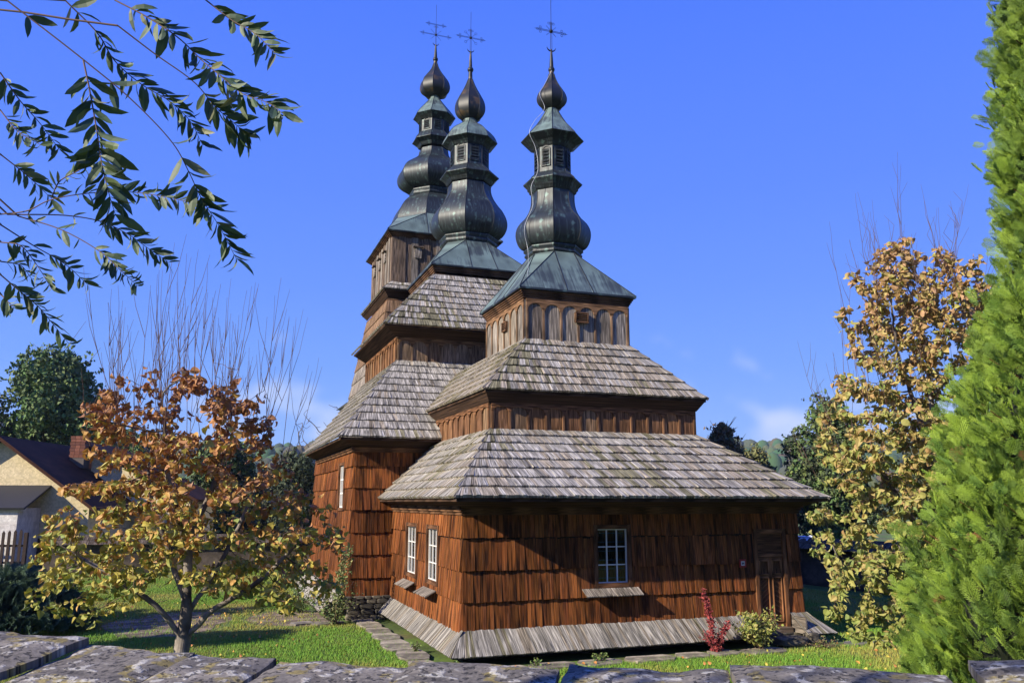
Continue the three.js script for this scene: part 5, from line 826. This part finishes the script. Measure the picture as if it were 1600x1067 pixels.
// ================================================================= BUILDINGS AND WALLS BEYOND
{
  const h = thing('village_house', 'cream house with dark brown gabled roof and brick chimney at the left edge', 'house', [-14.1, 0, -28.6]); h.rotation.y = -.28;
  const cream = S({ map: blotch([0.76, 0.70, 0.55], [0.79, 0.73, 0.59], 4, 4, 2), roughness: .95 }), roofM = Wd({ map: blotch([0.22, 0.14, 0.105], [0.31, 0.20, 0.155], 8, 8, 2), roughness: .85 }), white = S({ map: blotch([0.72, 0.70, 0.68], [0.80, 0.79, 0.77], 4, 4, 2), roughness: .95 }), brown = S({ map: blotch([0.20, 0.14, 0.09], [0.33, 0.25, 0.18], 8, 16, 2), roughness: .95 });
  const gable = (x0, x1, y, ap, z0, z1, m) => { const s = new THREE.Shape(); s.moveTo(x0, 1.35); s.lineTo(x1, 1.35); s.lineTo(x1, y); s.lineTo((x0 + x1) / 2, ap); s.lineTo(x0, y); s.closePath(); const g = new THREE.ExtrudeGeometry(s, { depth: z1 - z0, bevelEnabled: false }); g.translate(0, 0, z0); part('wall', g, m, h); };
  gable(-4.2, 4.2, 2.75, 5.75, -9, 0, cream);
  const slope = (xa, ya, xb, yb, z0, z1) => { const d = V(xb - xa, yb - ya, 0), L = d.length(), g = new THREE.BoxGeometry(L, .14, z1 - z0); g.rotateZ(Math.atan2(d.y, d.x)); g.translate((xa + xb) / 2, (ya + yb) / 2 + .09, (z0 + z1) / 2); return part('roof', g, roofM, h); };
  slope(0, 5.85, 4.75, 2.45, -9.3, .55); slope(-4.75, 2.45, 0, 5.85, -9.3, .55);
  part('basement_wall', new THREE.BoxGeometry(8.3, 1.36, 8.9).translate(0, .68, -4.55), brown, h);
  // second, set-back gable wing to the right
  { const s = new THREE.Shape(); s.moveTo(2, 1.35); s.lineTo(7.2, 1.35); s.lineTo(7.2, 2.9); s.lineTo(2, 5.6); s.closePath(); const g = new THREE.ExtrudeGeometry(s, { depth: 4.5, bevelEnabled: false }); g.translate(0, 0, -9.5); part('wall', g, cream, h); }
  { const d = V(6.2, -3.0, 0), L = d.length(), g = new THREE.BoxGeometry(L, .14, 5.4); g.rotateZ(Math.atan2(d.y, d.x)); g.translate(4.6, 4.55, -7.2); part('roof', g, roofM, h); }
  part('basement_wall', new THREE.BoxGeometry(5, 1.35, 4.4).translate(4.6, .67, -7.2), brown, h);
  { const m = [0x6f4434, 0x5f3a2e, 0x7a4d3c].map((c) => S({ color: c, roughness: .95 })); const ch = sub('chimney', h); for (let r = 0; r < 7; r++) for (let i = 0; i < 3; i++) for (let j = 0; j < 2; j++) { const b = part('brick', new THREE.BoxGeometry(.235, .145, .34), m[Math.floor(rnd() * 3)], ch); b.position.set(1.35 + i * .25 + (r % 2) * .03, 5.3 + r * .16, -4.2 - j * .36); } part('chimney_core', new THREE.BoxGeometry(.72, 1.2, .66).translate(1.62, 5.3, -4.38), S({ color: 0x58504a }), ch); }
  // porch with arch, cornice and lean-to roof
  { const s = new THREE.Shape(); s.moveTo(-2.6, 0); s.lineTo(2.05, 0); s.lineTo(2.05, 2.72); s.lineTo(-2.6, 2.72); s.closePath(); const a = new THREE.Path(); a.moveTo(-1.4, .05); a.lineTo(1.15, .05); a.lineTo(1.15, 1.05); a.absellipse(-.125, 1.05, 1.275, .8, 0, Math.PI, false); a.closePath(); s.holes.push(a); const g = new THREE.ExtrudeGeometry(s, { depth: .3, bevelEnabled: false }); g.translate(0, 0, 1.7); part('porch_wall', g, white, h);
    part('porch_side', new THREE.BoxGeometry(.3, 2.72, 1.68).translate(1.9, 1.36, .85), white, h); part('porch_cornice', new THREE.BoxGeometry(4.9, .14, .5).translate(-.27, 2.66, 1.86), white, h);
    const g2 = new THREE.BoxGeometry(5.2, .1, 2.5); g2.rotateX(.42); g2.translate(-.2, 3.2, 1.1); part('porch_roof', g2, S({ color: 0x26272c, roughness: .7 }), h); }
}
{ // picket gate
  const f = thing('picket_fence', 'dark wooden picket fence in front of the white porch', 'fence', [-12.9, 0, -25.6]); f.rotation.y = -.28; const m = S({ color: 0x2a1c16, roughness: .9 });
  for (let i = 0; i < 13; i++) { const s = new THREE.Shape(); s.moveTo(-.06, 0); s.lineTo(.06, 0); s.lineTo(.06, 1.45 + .02 * i); s.lineTo(0, 1.55 + .02 * i); s.lineTo(-.06, 1.45 + .02 * i); s.closePath(); const g = new THREE.ExtrudeGeometry(s, { depth: .03, bevelEnabled: false }); const p = part('paling', g, m, f); p.position.set(-2.3 + i * .24, .05, 0); }
  for (const y of [.45, 1.15]) part('rail', new THREE.BoxGeometry(3.1, .1, .05).translate(-.85, y, -.03), m, f); for (const x of [-2.5, .78]) part('post', new THREE.BoxGeometry(.14, 1.7, .14).translate(x, .85, -.05), m, f);
}
function yardWall(name, label, A, B, h) {
  const w = thing(name, label, 'wall'), e = B.clone().sub(A), L = e.length(), ang = Math.atan2(-e.z, e.x), c = A.clone().lerp(B, .5);
  const g = new THREE.BoxGeometry(L, h, .5); const uv = g.attributes.uv; for (let i = 0; i < uv.count; i++) uv.setXY(i, uv.getX(i) * L * .5, uv.getY(i) * h * .5); const b = part('wall_body', g, S({ map: blotch([0.22, 0.19, 0.16], [0.36, 0.32, 0.28], 6, 6, 3), roughness: 1 }), w); b.position.set(c.x, h / 2, c.z); b.rotation.y = ang;
  const r = new THREE.Group(); r.name = 'cap_roof'; r.position.set(A.x, 0, A.z); r.rotation.y = ang; w.add(r); const col = (u) => [.26, .21, .17].map((q) => q * .9);
  const cf = () => tone([.26, .215, .175], .7, 1.15);
  shingleFace(r, V(0, h - .05, .5), V(L, h - .05, .5), V(0, h + .34, 0), V(L, h + .34, 0), 2, { color: cf, w: .14, th: .025 }); shingleFace(r, V(L, h - .05, -.5), V(0, h - .05, -.5), V(L, h + .34, 0), V(0, h + .34, 0), 2, { color: cf, w: .14, th: .025 });
}
yardWall('churchyard_wall', 'dark shingle-capped wall across the far end of the lawn', V(-11.2, 0, -24.5), V(-.4, 0, -23.6), 1.25);
yardWall('churchyard_wall', 'dark shingle-capped wall right of the church in deep shade', V(15.5, 0, -22), V(17.5, 0, 8), 1.35);
{ const g = new THREE.PlaneGeometry(1.6, .5, 16, 6), p = g.attributes.position; for (let i = 0; i < p.count; i++) p.setZ(i, (fbm(p.getX(i) * 4 + 9, p.getY(i) * 6, 0, 0, 3) - .5) * .28); g.rotateX(-1.0); g.computeVertexNormals(); const m = new THREE.Mesh(g, S({ color: 0xc9d2e2, roughness: .45 })); m.position.set(16.2, 1.62, -10.8); m.rotation.y = -1.5; m.castShadow = m.receiveShadow = true; top(m, 'crumpled_sheet', 'crumpled white sheet on the cap of the dark right-hand wall', 'sheet'); }
{ // white rendered tower peeping past the nave roof
  const t = thing('white_gatehouse', 'white rendered gatehouse corner with grey cap behind the nave roof', 'building', [4.35, 0, -34]); const w = S({ color: 0xe9e6e0, roughness: .9 });
  part('wall', new THREE.BoxGeometry(3.4, 8.3, 3.4).translate(0, 4.15, 0), w, t); part('cornice', new THREE.BoxGeometry(3.8, .3, 3.8).translate(0, 8.45, 0), w, t); const g = new THREE.ConeGeometry(3.0, 1.3, 4); g.rotateY(Math.PI / 4); g.translate(0, 9.26, 0); part('roof', g, S({ color: 0x4a4f55, roughness: .7 }), t);
  for (const x of [-.8, .8]) { part('window', new THREE.BoxGeometry(.6, 1.1, .06).translate(x, 6.2, 1.72), S({ color: 0x20242a, roughness: .2 }), t); }
}
{ // hills
  const g = new THREE.PlaneGeometry(1, 1, 160, 14), p = g.attributes.position; let i = 0;
  for (let j = 0; j <= 14; j++) for (let k = 0; k <= 160; k++, i++) { const t = k / 160, v = j / 14, az = lerp(-1.35, 1.9, t), R = 420 + v * 620; const hh = (30 + 46 * fbm(t * 14 + 3, v * 2 + 1, 0, 0, 4)) * Math.sin(Math.min(1, v * 1.25) * Math.PI / 2) * (.55 + .5 * Math.max(0, Math.min(1, (t + .1) * 2))); p.setXYZ(i, Math.sin(az) * R - 5, hh - 1, -Math.cos(az) * R + 15); }
  g.computeVertexNormals(); const m = new THREE.Mesh(g, S({ map: blotch([0.20, 0.25, 0.13], [0.36, 0.38, 0.20], 30, 14, 3), roughness: 1 })); m.receiveShadow = true; top(m, 'hills', 'low wooded hills on the horizon', null, null, 'structure');
  const tg = new THREE.IcosahedronGeometry(1, 1), n = 5200, im = new THREE.InstancedMesh(tg, S({ roughness: 1 }), n), o = new THREE.Object3D(), c = new THREE.Color();
  for (let k = 0; k < n; k++) { const ii = Math.floor(rnd() * p.count); const s = rr(4, 8); o.position.set(p.getX(ii) + rr(-14, 14), p.getY(ii) + s * .3, p.getZ(ii) + rr(-14, 14)); o.scale.set(s, s * rr(.9, 1.6), s); o.rotation.y = rnd() * 6; o.updateMatrix(); im.setMatrixAt(k, o.matrix); c.setRGB(rr(.03, .09), rr(.05, .10), rr(.025, .04)); im.setColorAt(k, c); }
  top(im, 'hill_woods', 'distant woods covering the hills', 'woods', null, 'stuff');
}
{ // fallen leaves on the lawn
  const g = leafGeo(.09, .065, .3, .6, [1, 1, 1]), n = 380, im = new THREE.InstancedMesh(g, S({ roughness: .8 }), n), o = new THREE.Object3D(), c = new THREE.Color();
  for (let i = 0; i < n;) { const x = rr(-8, 9), z = rr(-12, 3.5); if (inRect(x, z, -2, 8.6, -24, .6)) continue; o.position.set(x, .06, z); o.rotation.set(-1.4 + rr(-.4, .4), rnd() * 6, rr(-.4, .4)); o.scale.setScalar(rr(.6, 1.1)); o.updateMatrix(); im.setMatrixAt(i, o.matrix); const q = autumn[Math.floor(rnd() * 3)]; c.setRGB(...q); im.setColorAt(i, c); i++; }
  top(im, 'fallen_leaves', 'fallen autumn leaves scattered over the lawn', 'leaves', null, 'stuff');
}
scene.traverse((o) => { if (o.isMesh) { o.castShadow = true; o.receiveShadow = true; } });

renderer.render(scene, camera);
